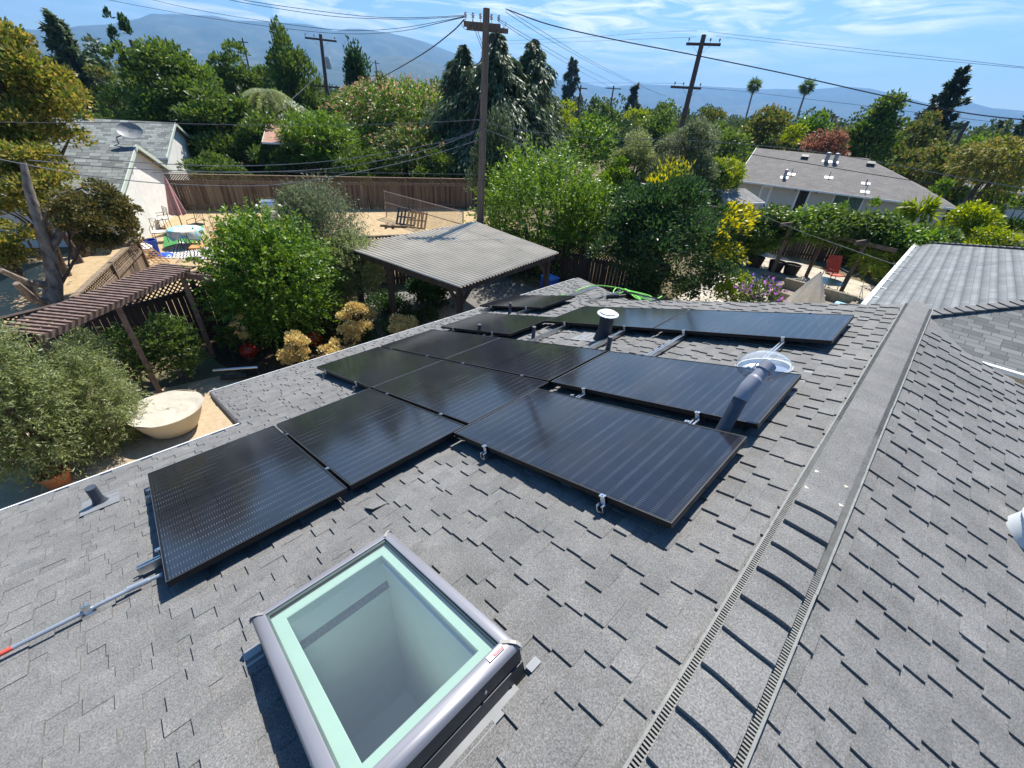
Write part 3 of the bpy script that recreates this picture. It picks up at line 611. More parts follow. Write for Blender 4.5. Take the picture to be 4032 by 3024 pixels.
# ---------------------------------------------------------------- rope, tool, leaves, slipped shingle
GREEN = M('lime_rope', (.22,.62,.10), .55)
def rope(lab, pts, r=.012, mat=GREEN, name='rope', cat='rope'):
    P = [RP(x, y, h) for x, y, h in pts]; Q = []
    for i in range(len(P)-1):
        p0_, p1_, p2_, p3_ = P[max(i-1,0)], P[i], P[i+1], P[min(i+2, len(P)-1)]
        for t in np.linspace(0, 1, 8, endpoint=False):
            Q.append(.5*((2*p1_)+(-p0_+p2_)*t+(2*p0_-5*p1_+4*p2_-p3_)*t*t+(-p0_+3*p1_-3*p2_+p3_)*t**3))
    Q.append(P[-1]); b = MB(); b.tube(Q, r, 7); o = b.build(name, mat, smooth=True); return tag(o, lab, cat)
rope('loose lime green rope looping over the far roof corner in several strands', [(1207,638,.02),(1240,637,.02),(1246,628,.10),(1275,618,.12),(1300,617,.1),(1335,622,.06),(1347,628,.03),(1338,634,.02),(1325,632,.02),(1332,622,.06),(1350,626,.05),(1380,634,.03),(1408,643,.02),(1395,636,.02),(1360,628,.04),(1350,624,.05),(1362,634,.03),(1374,644,.02),(1384,647,.02),(1366,634,.03),(1352,626,.05),(1376,640,.02),(1408,648,.02),(1430,640,.02)])
P_ = [RP(1268, 652, .05), RP(1344, 628, .05)]; b = MB(); b.bar(P_[0], P_[1], .03, .03, NRM); tag(b.build('metal_strut', ALU), 'short bright metal strut lying by the lime rope', 'metal strut')
b = MB(); b.tube([RP(1352,630,.03), RP(1414,648,.03)], .012, 8); tag(b.build('metal_rod', M('pale_rod', (.6,.62,.63), .4, .4)), 'pale metal rod lying under the lime rope toward the trees', 'rod')
b = MB(); b.tube([RP(1336,626,.06), RP(1380,636,.05), RP(1430,648,.05)], .014, 8); tag(b.build('hose', M('black_rubber', (.01,.01,.011), .5)), 'black hose along the far roof edge beside the lime rope', 'hose')
root = empty('power_drill', RP(1325, 641, 0), 'black hand tool lying on the shingles next to the lime rope', 'tool')
b = MB(); b.tube([RP(1311,641,.05), RP(1330,640,.05), RP(1337,640,.05)], [.04,.045,.035], 10); b.build('body', M('black_rubber', (0,0,0)), root, smooth=True)
b = MB(); b.tube([RP(1337,640,.05), RP(1352,638,.05)], [.03,.026], 10); b.build('handle', M('black_rubber', (0,0,0)), root, smooth=True)
LF = M('dry_seed_leaf', (.62,.56,.44), .8)
for i, (x, y, w) in enumerate(((1763,1019,0),(1741,1055,0),(1826,1052,0),(1814,1092,0),(1710,1390,0))):
    p = G(x, y, ZR+.02); 
    b = MB(); a = rng.uniform(0, 3); d = np.array([math.cos(a), math.sin(a), .1]); s = np.array([-math.sin(a), math.cos(a), 0]); u3 = np.array([0,0,.008])
    if y > 1300: p = G(x, y, ZR-.0)
    b.slab([p-d*.022, p-s*.01+u3, p+d*.022, p+s*.01+u3], .002)
    tag(b.build('fallen_leaf', LF), ['pale fallen leaf highest on the ridge vent', 'pale fallen leaf at the left comb of the ridge vent', 'pale fallen leaf mid way across the ridge vent', 'pale fallen leaf at the right comb by the first raised cap', 'pale fallen leaf low on the right comb of the ridge vent'][i], 'leaf', 'fallen leaves on the ridge')
a_, b_ = AB(RP(812, 1097))[:2]
b = MB(); b.slab([RF(a_-.06,b_-.05,.02), RF(a_+.05,b_-.07,.012), RF(a_+.07,b_+.05,.02), RF(a_-.04,b_+.06,.045)], .006); tag(b.build('shingle_scrap', ROOFM), 'loose curled shingle scrap lying below the array above the skylight', 'shingle')
# ---------------------------------------------------------------- foliage generators
def quads_mesh(name, P, Dv, Nv, L, W, mat, parent=None, extra=None):
    """leaf blades: base P, direction Dv, face normal Nv, length L, width W"""
    Dv = Dv/np.linalg.norm(Dv, axis=1, keepdims=True); S = np.cross(Dv, Nv); S /= (np.linalg.norm(S, axis=1, keepdims=True)+1e-9)
    U = np.cross(S, Dv); L = np.broadcast_to(L, (len(P),))[:, None]; W = np.broadcast_to(W, (len(P),))[:, None]
    V = np.stack([P, P+Dv*L*.45+S*W*.5+U*W*.12, P+Dv*L, P+Dv*L*.45-S*W*.5+U*W*.12], 1).reshape(-1, 3)
    if parent is not None: V = V - parent_loc(parent)
    n = len(P); me = bpy.data.meshes.new(name); me.vertices.add(4*n); me.vertices.foreach_set('co', V.astype(np.float32).ravel())
    me.loops.add(4*n); me.loops.foreach_set('vertex_index', np.arange(4*n, dtype=np.int32)); me.polygons.add(n)
    me.polygons.foreach_set('loop_start', np.arange(0, 4*n, 4, dtype=np.int32)); me.polygons.foreach_set('loop_total', np.full(n, 4, dtype=np.int32))
    me.update(); me.validate(); me.materials.append(mat)
    o = bpy.data.objects.new(name, me); COL.objects.link(o)
    if parent is not None: o.parent = parent
    return o
def rdir(n): v = rng.normal(size=(n, 3)); return v/np.linalg.norm(v, axis=1, keepdims=True)
def clumps(c, R, k, lo=.55, bottom=-.75, shape=None):
    """clump centres in an ellipsoid, biased outward; shape(t)->radius factor for height t in 0..1"""
    out = []
    while len(out) < k:
        d = rdir(1)[0]; r = lo+(1-lo)*rng.random()**.6
        q = d*r
        if q[2] < bottom: continue
        if shape is not None: f = shape((q[2]+1)/2); q[0] *= f; q[1] *= f
        out.append(np.array(c)+q*np.array(R))
    return np.array(out)
def clump_leaves(C, rc, n, squash=.8, up=.35, droop=0., inner=.35):
    P, Dv, Nv = [], [], []
    for q, r in zip(C, rc):
        d = rdir(n); d[:, 2] = np.where(d[:, 2] < -.35, -d[:, 2]*.6, d[:, 2]); rr = r*(inner+(1.12-inner)*rng.random(n)**.45)
        p = q + d*rr[:, None]*np.array([1, 1, squash]); P.append(p)
        dd = d*.8 + rdir(n)*.7; dd[:, 2] += up-droop; Dv.append(dd); Nv.append(d*.6+rdir(n)*.8+np.array([0, 0, .4]))
    return np.concatenate(P), np.concatenate(Dv), np.concatenate(Nv)
def shoots(c, R, ns, slen, nl, spread=.55, up=.35, droop=.0, lo=.35, bottom=-.7, jit=.25, whorl=0.):
    """leaves strung along outward growing shoots"""
    S0 = clumps(c, R, ns, lo, bottom); P, Dv, Nv = [], [], []
    c = np.array(c)
    for s in S0:
        o = (s-c)/np.array(R); d = o + rdir(1)[0]*jit*2; d[2] += up; d = nz(d); L = slen*rng.uniform(.6, 1.3)
        t = np.linspace(.05, 1, nl); pts = s + np.outer(t*L, d); pts[:, 2] -= droop*L*t**2
        tang = np.repeat(d[None], nl, 0); tang[:, 2] -= 2*droop*t
        e = rdir(nl); e -= tang*np.sum(e*tang, 1, keepdims=True); e /= np.linalg.norm(e, axis=1, keepdims=True)
        P.append(pts); Dv.append(tang*(1-spread)+e*spread); Nv.append(np.cross(e, tang)*.4+rdir(nl)*.5+np.array([0,0,.5]))
    return np.concatenate(P), np.concatenate(Dv), np.concatenate(Nv)
BARK = M('bark', (.10,.075,.055), .95, var=.4, vs=7, bmp=.8, bs_=18); BARKG = M('grey_bark', (.25,.20,.155), .95, var=.6, vs=7, bmp=1., bs_=9, stretch=(1,1,.45))
def trunk(root, base, top, r, targets=(), mat=None, lean=0.):
    b = MB(); base = np.array(base); top = np.array(top); mid = base*.5+top*.5+rng.normal(size=3)*np.array([1,1,0])*r*1.5
    b.tube([base-np.array([0,0,.1]), base*.85+top*.15, mid, top], [r*1.35, r, r*.8, r*.45], 9)
    for q in targets:
        t = rng.uniform(.35, .9); s = base*(1-t)+top*t; q = np.array(q); m_ = s*.5+q*.5+np.array([0,0,.12])*np.linalg.norm(q-s)
        b.tube([s, m_, q], [r*.5, r*.3, r*.12], 6)
    return b.build('trunk', mat or BARK, root, smooth=True)
LEAF = {
 'golden': leafmat('leaf_golden_green', [(.05,.085,.018), (.10,.135,.025), (.17,.17,.04), (.27,.22,.065)]),
 'mid': leafmat('leaf_mid_green', [(.025,.06,.014), (.055,.10,.02), (.095,.145,.03)], spec=.5),
 'dark': leafmat('leaf_dark_green', [(.012,.032,.012), (.022,.055,.018), (.04,.085,.025)], rough=.3, spec=.6),
 'bright': leafmat('leaf_bright_green', [(.04,.09,.015), (.075,.15,.02), (.13,.21,.035)], rough=.35, spec=.6),
 'lime': leafmat('leaf_lime', [(.09,.15,.015), (.15,.21,.02), (.22,.26,.03)], rough=.4),
 'yellow': leafmat('leaf_yellow', [(.35,.36,.02), (.5,.46,.03), (.62,.55,.05)], rough=.4),
 'olive': leafmat('leaf_olive_grey', [(.09,.13,.045), (.16,.20,.08), (.27,.30,.17)], rough=.4, spec=.6),
 'olived': leafmat('leaf_dark_olive', [(.05,.075,.042), (.085,.115,.065), (.15,.18,.11)], rough=.45),
 'blue': leafmat('leaf_blue_green', [(.028,.05,.03), (.06,.095,.05), (.12,.16,.085)], rough=.5, trans=.2),
 'conif': leafmat('leaf_conifer', [(.02,.04,.026), (.04,.065,.038), (.07,.10,.055)], rough=.55, trans=.15),
 'juni': leafmat('leaf_juniper', [(.035,.05,.016), (.085,.085,.025), (.16,.13,.04)], rough=.6, trans=.2),
 'rust': leafmat('leaf_rusty', [(.04,.08,.018), (.075,.105,.025), (.14,.11,.035)], rough=.5),
 'red': leafmat('leaf_pink_red', [(.08,.07,.035), (.16,.085,.06), (.24,.12,.09)], rough=.5),
 'straw': leafmat('dry_flower_head', [(.48,.36,.12), (.66,.53,.20), (.80,.68,.34)], rough=.7, trans=.2),
 'pinkfl': leafmat('pink_flower', [(.42,.12,.40), (.55,.20,.55), (.40,.25,.62)], rough=.6),
 'tanfl': leafmat('tan_flower', [(.30,.20,.10), (.46,.30,.18), (.55,.38,.25)], rough=.7),
 'whitefl': leafmat('white_flower', [(.55,.58,.5), (.75,.76,.7), (.85,.85,.82)], rough=.6),
}
def span(cx, y0, y1, hw, dist):
    """a crown seen from y0 (top) to y1 (bottom), half width hw, at ground distance dist"""
    t = D(cx, y0, dist); b_ = D(cx, y1, dist); l = D(cx-hw, (y0+y1)/2, dist); r = D(cx+hw, (y0+y1)/2, dist)
    c = D(cx, (y0+y1)/2, dist)
    return np.array([c[0], c[1], (t[2]+b_[2])/2]), np.linalg.norm((r-l)[:2])/2, abs(t[2]-b_[2])/2
def tree(name, lab, cat, cx, y0, y1, hw, dist, leaf, kind='broad', k=26, n=None, L=None, W=None, group=None, tr=None, tmat=None, shape=None, rcs=.36, dens=1., extra=None, ry=None, base=None, low=None):
    c, rx, rz = span(cx, y0, y1, hw*1.16, dist)
    if low is None: low = dist > 26 and kind in ('broad', 'column', 'weep', 'deodar', 'redwood') and tr is None
    if kind in ('broad', 'shoot', 'weep') and dist < 26: rz *= 1.1
    if low:
        zt = c[2]+rz*1.03; zb = min(c[2]-rz, -.22*zt if kind in ('broad', 'weep', 'column') else .6); c[2] = (zt+zb)/2; rz = (zt-zb)/2
    R = (rx, ry or rx, rz)
    bz = np.array([c[0], c[1], 0.]) if base is None else np.array(base)
    root = empty(name, bz, lab, cat, group); L = L or max(.045, dist*.0062); W = W or L*.55; mt = LEAF[leaf]
    area = 4*math.pi*((rx*R[1]+rx*rz+R[1]*rz)/3); N = int(min(30000, max(500, dens*1.5*area/(L*W*.5))))
    if kind == 'broad':
        Ci = clumps(c, (rx*.82, R[1]*.82, rz*.84), k, .5, -.8, shape); rc = rng.uniform(.7, 1.25, k)*rcs*(rx*R[1]*rz)**(1/3.)
        P, Dv, Nv = clump_leaves(Ci, rc, N//k)
    elif kind == 'column':
        Ci = clumps(c, (rx*.75, R[1]*.75, rz*.93), k, .25, -.95, shape or (lambda t: (1.05-t)**.55 if t > .3 else .85)); rc = rng.uniform(.7, 1.2, k)*rcs*rx
        P, Dv, Nv = clump_leaves(Ci, rc, N//k, squash=2.0, up=1.1)
    elif kind == 'shoot':
        ns = max(30, N//14); P, Dv, Nv = shoots(c, (rx*.86, R[1]*.86, rz*.86), ns, .34*(rx+rz)/2, 14, droop=.1); Ci = clumps(c, np.array(R)*.5, 10)
    elif kind == 'weep':
        ns = max(30, N//16); P, Dv, Nv = shoots(c, (rx*.86, R[1]*.86, rz*.8), ns, .45*(rx+rz)/2, 16, droop=.75, up=.5, spread=.4); Ci = clumps(c, np.array(R)*.5, 10)
    else:  # deodar / redwood
        drp = .55 if kind == 'deodar' else .12; P, Dv, Nv = [], [], []; Ci = []
        nb = k*4; zt = c[2]+rz; zb = c[2]-rz; per = max(8, N//nb)
        for i in range(nb):
            t = (i+rng.random())/nb; z = zb+(zt-zb)*t; ln = rx*(min(1.25, .08+2.5*(1-t))*rng.uniform(.55, 1.15) if kind == 'deodar' else (1-t)**.75*1.15+.05)*rng.uniform(.55, 1.12)*(1 if kind == 'deodar' else rng.choice([.5, 1]))
            az = rng.uniform(0, 6.283); h = np.array([math.cos(az), math.sin(az), 0.]); s = np.sqrt(rng.random(per))
            p = np.array([c[0], c[1], z]) + np.outer(s*ln, h); p[:, 2] += ln*(.28*s-drp*s**2)
            lat = np.array([-h[1], h[0], 0]); p += np.outer(rng.normal(size=per)*ln*.13*(1.1-s*.6), lat); p[:, 2] -= np.abs(rng.normal(size=per))*L*(1.1 if kind == 'deodar' else .4)
            P.append(p); d = h*.6+rdir(per)*.5; d[:, 2] -= .75 if kind == 'deodar' else .1; Dv.append(d); Nv.append(rdir(per)*.7+np.array([0,0,.8])+h*.3)
            if i % 3 == 0: Ci.append(p[len(p)//2])
        P, Dv, Nv = np.concatenate(P), np.concatenate(Dv), np.concatenate(Nv)
    ln = L*rng.uniform(.65, 1.3, len(P)); wn = W*rng.uniform(.7, 1.25, len(P))
    ok = P[:, 2] > .08; P, Dv, Nv, ln, wn = P[ok], Dv[ok], Nv[ok], ln[ok], wn[ok]
    quads_mesh('crown', P, Dv, Nv, ln, wn, mt, root)
    if extra:
        lf, frac, where, sc_ = extra                          # a second foliage colour or flowers, where(P, c, R) -> mask
        mk = where(P, c, R) & (rng.random(len(P)) < frac); Q = P[mk]
        if len(Q):
            o = (Q-c)/np.linalg.norm(Q-c, axis=1, keepdims=True)
            fo_ = quads_mesh('flowers' if 'fl' in lf else 'young_leaves', Q+o*L*.7, o+rdir(len(Q))*.6, rdir(len(Q))+o*.8, ln[mk]*sc_, wn[mk]*sc_*(1.6 if 'fl' in lf else 1), LEAF[lf], root); fo_['kind'] = 'stuff'
    topz = c + np.array([0, 0, rz*(.2 if kind in ('broad', 'shoot', 'weep') else .97)])
    if kind == 'column': topz = c + np.array([0, 0, rz*.6])
    if bz[2] < topz[2]-.3: trunk(root, bz, topz, tr or max(.05, .03*(c[2]+rz)), Ci[:9] if kind in ('broad','shoot','weep') else Ci[:40:2] if kind in ('deodar','redwood') else (), tmat)
    return root
up_ = lambda P, c, R: P[:, 2] > c[2]-R[2]*.1
# --------- left side, near to far
tree('olive_tree', 'large grey green olive tree spilling over the gravel at the left edge', 'tree', 0, 640, 1100, 128, 9.5, 'olive', 'shoot', L=.085, W=.02, dens=1.5, tr=.09)
tree('olive_shrub', 'feathery grey green olive shrub beside the cream covered bowl', 'shrub', 190, 745, 1010, 108, 9.9, 'olive', 'shoot', L=.085, W=.018, dens=1.25, tr=.05)
tree('olive_shrub', 'small grey olive shoot standing up against the dark fence under the slatted arbour', 'shrub', 190, 705, 830, 55, 10.9, 'olive', 'shoot', L=.09, W=.02, dens=.8, tr=.03)
tree('garden_shrub', 'dark leaved shrub by the fence, left of the arbour post', 'shrub', 275, 705, 840, 42, 11.2, 'mid', 'shoot', L=.07, W=.035, dens=.9, tr=.03)
tree('garden_shrub', 'bushy shrub with bright tips just left of the arbour post', 'shrub', 372, 680, 815, 55, 11.4, 'mid', 'shoot', L=.07, W=.035, dens=1.1, tr=.03)
tree('citrus_tree', 'glossy bright green citrus tree between the slatted arbour and the patio cover', 'tree', 590, 470, 735, 125, 12.6, 'bright', 'shoot', L=.105, W=.05, dens=1.25, tr=.07, base=(-11.8, 3.2, 0))
tree('citrus_tree', 'tall citrus shoots rising in front of the dry lawn', 'tree', 545, 480, 590, 70, 13.0, 'bright', 'shoot', L=.11, W=.05, dens=.7, tr=.04)
tree('willow_shrub', 'tall wispy grey green shrub leaning beside the ribbed patio cover', 'shrub', 712, 400, 690, 72, 14.3, 'olived', 'shoot', L=.085, W=.024, dens=1.3, tr=.06, base=(-12.9, 5.4, 0))
tree('willow_shrub', 'wispy shrub with silver leaves reaching up before the wooden fence', 'shrub', 655, 402, 520, 50, 15.0, 'olived', 'shoot', L=.085, W=.022, dens=1.1, tr=.04)
tree('willow_shrub', 'pale silvery shrub pressed against the patio cover corner', 'shrub', 765, 510, 640, 55, 13.2, 'olive', 'shoot', L=.06, W=.03, dens=1.2, tr=.04)
for i, (x, y0, y1, hw, d, lab) in enumerate(((642, 722, 790, 34, 10.3, 'yellow dried flower bush nearest the eave, with a paler sprig on its left'), (722, 742, 765, 30, 10.5, 'low yellow dried bush behind the eave beside a round stone'), (768, 655, 740, 32, 11.0, 'tall yellow dried flower bush, tallest of the dead hydrangeas'), (868, 684, 724, 27, 10.6, 'yellow dried flower bush farthest right, before the paved terrace'), (795, 660, 700, 16, 11.5, 'thin sparse yellow stalk beside the tall dried bush'), (515, 668, 740, 14, 11.6, 'thin dry stalk beside the red ceramic ball on the left'))):
    tree('dried_hydrangea', lab, 'shrub', x, y0, y1, hw, d, 'straw', 'broad', k=16 if i < 4 else 6, L=.05, W=.05, dens=1.0 if i < 4 else .5, rcs=.38, tr=.02, group='dried yellow bushes along the eave')
tree('strappy_plant', 'dark strap leaved plant between the dried bushes and the terrace', 'plant', 818, 705, 745, 34, 11.2, 'dark', 'shoot', L=.30, W=.02, dens=1.2, tr=.01)
tree('garden_plant', 'small broad leaved plant in the dark bed left of the red balls', 'plant', 488, 705, 750, 20, 11.9, 'mid', 'shoot', L=.09, W=.05, dens=.7, tr=.01)
tree('climbing_shrub', 'dark shrub behind the patio cover posts', 'shrub', 895, 620, 700, 85, 13.8, 'dark', 'broad', k=20, L=.09, W=.05, tr=.04)
tree('golden_tree', 'tall golden green tree filling the upper left edge', 'tree', 5, 45, 340, 170, 24, 'golden', 'broad', k=70, L=.16, W=.09, dens=1.6, rcs=.26, tr=.22)
tree('golden_tree', 'lower golden branches at the left edge under the tall golden tree', 'tree', 35, 300, 480, 150, 21.5, 'golden', 'broad', k=40, L=.14, W=.07, dens=.8, rcs=.27, tr=.1)
tree('golden_tree', 'dense golden green bough mass between the tall golden tree and the juniper', 'tree', 45, 210, 430, 80, 23, 'golden', 'broad', k=46, L=.15, W=.085, dens=1.2, rcs=.27, tr=.1)
tree('golden_tree', 'small gold tipped foliage mass at the left edge beside the crooked trunk', 'tree', 10, 465, 590, 75, 19.5, 'golden', 'broad', k=24, L=.11, W=.06, rcs=.3, tr=.08)
j = tree('juniper_tree', 'dark juniper with a crooked grey trunk before the white stucco wall', 'tree', 212, 380, 568, 92, 19.0, 'juni', 'broad', k=44, L=.10, W=.055, dens=1.5, rcs=.24, tr=.05, base=G(112, 655))
b = MB(); tp = [G(112, 660), D(118, 600, 18.9), D(105, 545, 19.0), D(85, 480, 19.1), D(62, 410, 19.2), D(50, 350, 19.3)]
b.tube(tp, [.26, .19, .17, .14, .11, .07], 12); b.tube([tp[1]-np.array([0,0,.3]), D(60, 610, 18.6), D(0, 583, 18.3)], [.13, .09, .07], 9); b.tube([tp[0], D(70, 645, 18.2), D(35, 612, 18)], [.15,.12,.08], 8)
b.tube([tp[2], D(150, 470, 19.2), D(200, 440, 19.2)], [.14,.08,.04], 7); b.tube([tp[3], D(130, 420, 19.3), D(180, 405, 19.3)], [.1,.06,.03], 7); b.tube([tp[2], D(85, 560, 19.5), D(60, 520, 19.5)], [.1,.06,.03], 7)
b.build('crooked_trunk', BARKG, j, smooth=True)
# --------- behind the wooden fence
tree('broadleaf_tree', 'largest dark green broadleaf tree, behind the satellite dish roof', 'tree', 355, 45, 330, 120, 46, 'mid', 'broad', k=70, L=.30, W=.18, dens=1.5, rcs=.24)
tree('broadleaf_tree', 'dark rounded lower tree joined to the largest tree, above the fence', 'tree', 490, 180, 360, 105, 42, 'mid', 'broad', k=50, L=.28, W=.16, dens=1.4, rcs=.26)
tree('broadleaf_tree', 'broadleaf tree peeping over the right shoulder of the largest tree', 'tree', 505, 75, 200, 55, 60, 'mid', 'broad', k=34, L=.34, W=.2, dens=1.2, rcs=.28)
tree('broadleaf_tree', 'green shrubby tree beside the distant grey roof on the left', 'tree', 180, 220, 262, 32, 40, 'mid', 'broad', k=18, L=.26, W=.15)
tree('poplar_tree', 'dark pointed poplar crown, taller of the two above the largest tree', 'tree', 279, 8, 150, 22, 70, 'dark', 'column', k=34, L=.40, W=.2)
tree('poplar_tree', 'dark pointed poplar crown, shorter and left of its twin', 'tree', 250, 18, 150, 20, 70, 'dark', 'column', k=34, L=.40, W=.2)
tree('fir_tree', 'tall blue green fir at the far left against the hills', 'tree', 147, 34, 185, 75, 75, 'blue', 'redwood', k=22, L=.75, W=.28, dens=1.6)
tree('grey_tree', 'hazy grey green tree right of the tall fir', 'tree', 207, 66, 175, 26, 95, 'blue', 'broad', k=26, L=.6, W=.35)
tree('rusty_tree', 'golden brown tree below the hazy grey tree', 'tree', 212, 120, 185, 24, 70, 'rust', 'broad', k=22, L=.45, W=.28)
tree('cypress_tree', 'slim dark cypress leftmost, beside the golden tree', 'tree', 93, 98, 160, 6, 80, 'conif', 'column', k=14, L=.4, W=.2)
tree('cypress_tree', 'slim dark cypress leaning in front of the tall fir', 'tree', 137, 118, 185, 6, 72, 'conif', 'column', k=14, L=.4, W=.2)
tree('poplar_clump', 'broad clump of dark upright poplars left of the wooden transformer pole', 'tree', 622, 62, 235, 72, 62, 'mid', 'column', k=90, L=.36, W=.18, dens=1.4, rcs=.2, shape=lambda t: 1 if t < .85 else .8)
tree('conical_tree', 'dark twin peaked conical tree right of the transformer pole', 'tree', 772, 104, 240, 52, 58, 'dark', 'column', k=46, L=.34, W=.17, dens=1.2, rcs=.3)
tree('conical_tree', 'lower dark shoulder tree beside the twin peaked conical tree', 'tree', 825, 148, 225, 32, 60, 'dark', 'column', k=26, L=.34, W=.17, rcs=.35)
tree('flowering_tree', 'wide feathery tree dotted with tan pink flowers behind the fence', 'tree', 868, 165, 350, 128, 44, 'bright', 'weep', L=.30, W=.1, dens=1.1, extra=('tanfl', .22, up_, .75), tr=.2)
tree('flowering_tree', 'lower flowering branches with tan blossom hanging over the fence', 'tree', 900, 270, 375, 95, 38, 'mid', 'weep', L=.28, W=.09, dens=1., extra=('tanfl', .12, up_, .7), tr=.1)
tree('pine_shrub', 'fluffy bright green pine like shrub behind the fence', 'tree', 690, 250, 372, 78, 38, 'bright', 'shoot', L=.28, W=.08, dens=1.7, tr=.1)
tree('white_flowering_shrub', 'shrub covered with white blossom before the poplars', 'shrub', 642, 212, 270, 32, 47, 'mid', 'broad', k=22, L=.25, W=.15, extra=('whitefl', .45, up_, .8))
tree('deodar_cedar', 'big drooping deodar cedar behind the main utility pole', 'tree', 1070, 66, 345, 118, 38, 'blue', 'deodar', k=60, L=.42, W=.13, dens=2.6, tr=.3, low=True)
tree('deodar_cedar', 'second drooping cedar spire right of the main utility pole', 'tree', 1145, 82, 330, 88, 40, 'blue', 'deodar', k=44, L=.42, W=.13, dens=2., tr=.25, low=True)
tree('deodar_cedar', 'smaller drooping cedar spire left of the main utility pole', 'tree', 1000, 96, 330, 78, 39, 'blue', 'deodar', k=44, L=.42, W=.13, dens=2., tr=.25, low=True)
tree('juniper_column', 'upright grey green juniper at the foot of the main utility pole', 'tree', 1070, 250, 478, 60, 25.5, 'blue', 'column', k=60, L=.2, W=.07, dens=1.3, rcs=.3)
tree('pear_tree', 'light green loose leaved fruit tree beyond the patio cover', 'tree', 1172, 335, 590, 122, 19, 'bright', 'shoot', L=.13, W=.075, dens=.85, tr=.09, base=(-12.4, 14.4, 0))
tree('pear_tree', 'light green fruit tree branches drooping beside the round dark tree', 'tree', 1265, 390, 560, 60, 17.5, 'bright', 'shoot', L=.12, W=.07, dens=.8, tr=.06)
tree('persimmon_tree', 'upright green leafy tree before the orange house', 'tree', 1275, 250, 372, 46, 30, 'bright', 'shoot', L=.2, W=.1, dens=.9, tr=.1)
tree('olive_tree', 'pale grey olive tree left of its darker neighbour', 'tree', 1375, 272, 395, 52, 33, 'olive', 'broad', k=34, L=.2, W=.055, dens=1.5, rcs=.3)
tree('olive_tree', 'tall dark grey green olive tree left of the grey roofed house', 'tree', 1485, 215, 395, 68, 32, 'olived', 'broad', k=50, L=.2, W=.055, dens=1.9, rcs=.28)
yel = lambda P, c, R: ((((P[:, 0]-c[0])+.3*(P[:,1]-c[1]))/R[0] > .52) & (np.abs((P[:, 2]-c[2])/R[2]-.36) < .30)) | ((P[:, 2] > c[2]+R[2]*.72) & ((P[:, 0]-c[0])/R[0] < -.05) & ((P[:, 0]-c[0])/R[0] > -.55))
tree('evergreen_tree', 'large round dark glossy evergreen with yellow new leaves, beyond the roof edge', 'tree', 1440, 362, 675, 168, 16.3, 'dark', 'broad', k=120, L=.15, W=.065, dens=2.6, rcs=.2, extra=('yellow', .75, yel, 1.0), tr=.16)
tree('lime_shrub', 'lime yellow shrub growing between the round evergreen and the pink flowers', 'shrub', 1590, 590, 660, 36, 14.5, 'lime', 'shoot', L=.1, W=.045, dens=1., tr=.03)
tree('pink_flower_bush', 'bush with pink and lilac flowers just behind the roof edge', 'shrub', 1640, 610, 668, 42, 13.6, 'mid', 'shoot', L=.09, W=.035, dens=.8, extra=('pinkfl', .16, up_, 1.0), tr=.02)
# --------- right side
tree('lime_shrub', 'yellow green shrub between the olive tree and the house wall', 'shrub', 1560, 340, 415, 42, 34, 'lime', 'shoot', L=.2, W=.09, dens=1., tr=.06)
tree('maple_tree', 'rounded maple with browning top left of the grey roofed house', 'tree', 1672, 208, 335, 60, 62, 'rust', 'broad', k=46, L=.36, W=.24, dens=1.1, rcs=.27)
tree('broadleaf_tree', 'mid green tree in front of the browning maple', 'tree', 1600, 265, 350, 62, 50, 'mid', 'broad', k=34, L=.3, W=.2, dens=1.1)
tree('broadleaf_tree', 'fresh green tree right of the browning maple', 'tree', 1755, 235, 315, 40, 72, 'bright', 'broad', k=28, L=.4, W=.26)
tree('maple_tree', 'small orange topped maple right of the leaning pole', 'tree', 1548, 198, 265, 27, 80, 'rust', 'broad', k=24, L=.42, W=.28)
tree('broadleaf_tree', 'dull green tree left of the leaning pole', 'tree', 1438, 202, 262, 32, 80, 'mid', 'broad', k=24, L=.42, W=.28)
tree('broadleaf_tree', 'tall mid green tree standing behind the grey house roof', 'tree', 1900, 180, 350, 74, 58, 'mid', 'broad', k=56, L=.34, W=.22, dens=1.2, rcs=.25, shape=lambda t: 1.05-.5*t)
tree('broadleaf_tree', 'yellowish tree left of the tall redwood', 'tree', 2010, 205, 320, 40, 66, 'rust', 'broad', k=30, L=.36, W=.24)
tree('redwood_tree', 'tall dark redwood leaning at the right against the sky', 'tree', 2045, 148, 300, 70, 75, 'conif', 'redwood', k=22, L=.6, W=.22, dens=1.5)
tree('redwood_tree', 'small distant redwood with sparse tiers beside the cedar', 'tree', 1235, 129, 212, 38, 150, 'conif', 'redwood', k=11, L=1.2, W=.4, dens=1.3)
tree('conifer_tree', 'short dark conifer against the hills, left of the leaning pole', 'tree', 1371, 182, 228, 20, 120, 'conif', 'redwood', k=16, L=.9, W=.4, dens=1.8)
tree('poplar_tree', 'green columnar tree right of the small distant redwood', 'tree', 1287, 182, 232, 17, 130, 'mid', 'column', k=26, L=.65, W=.4)
tree('conifer_tree', 'dark conifer at the far right edge above the golden tree', 'tree', 2200, 250, 330, 22, 75, 'conif', 'redwood', k=18, L=.7, W=.3, dens=1.6)
tree('conifer_tree', 'tiny dark conifer tip far right between two trees', 'tree', 2157, 258, 300, 10, 110, 'conif', 'redwood', k=12, L=.8, W=.3)
tree('clipped_tree', 'dark round topped dense tree beyond the brown roofs', 'tree', 1350, 243, 290, 26, 55, 'dark', 'broad', k=20, L=.3, W=.18)
tree('broadleaf_tree', 'low yellow green bush mass before the distant conifer', 'tree', 1375, 225, 262, 32, 90, 'lime', 'broad', k=18, L=.5, W=.32)
tree('red_shrub', 'pinkish red leaved tree behind the grey roof ridge', 'tree', 1788, 270, 345, 48, 55, 'red', 'broad', k=34, L=.28, W=.18, dens=1.1)
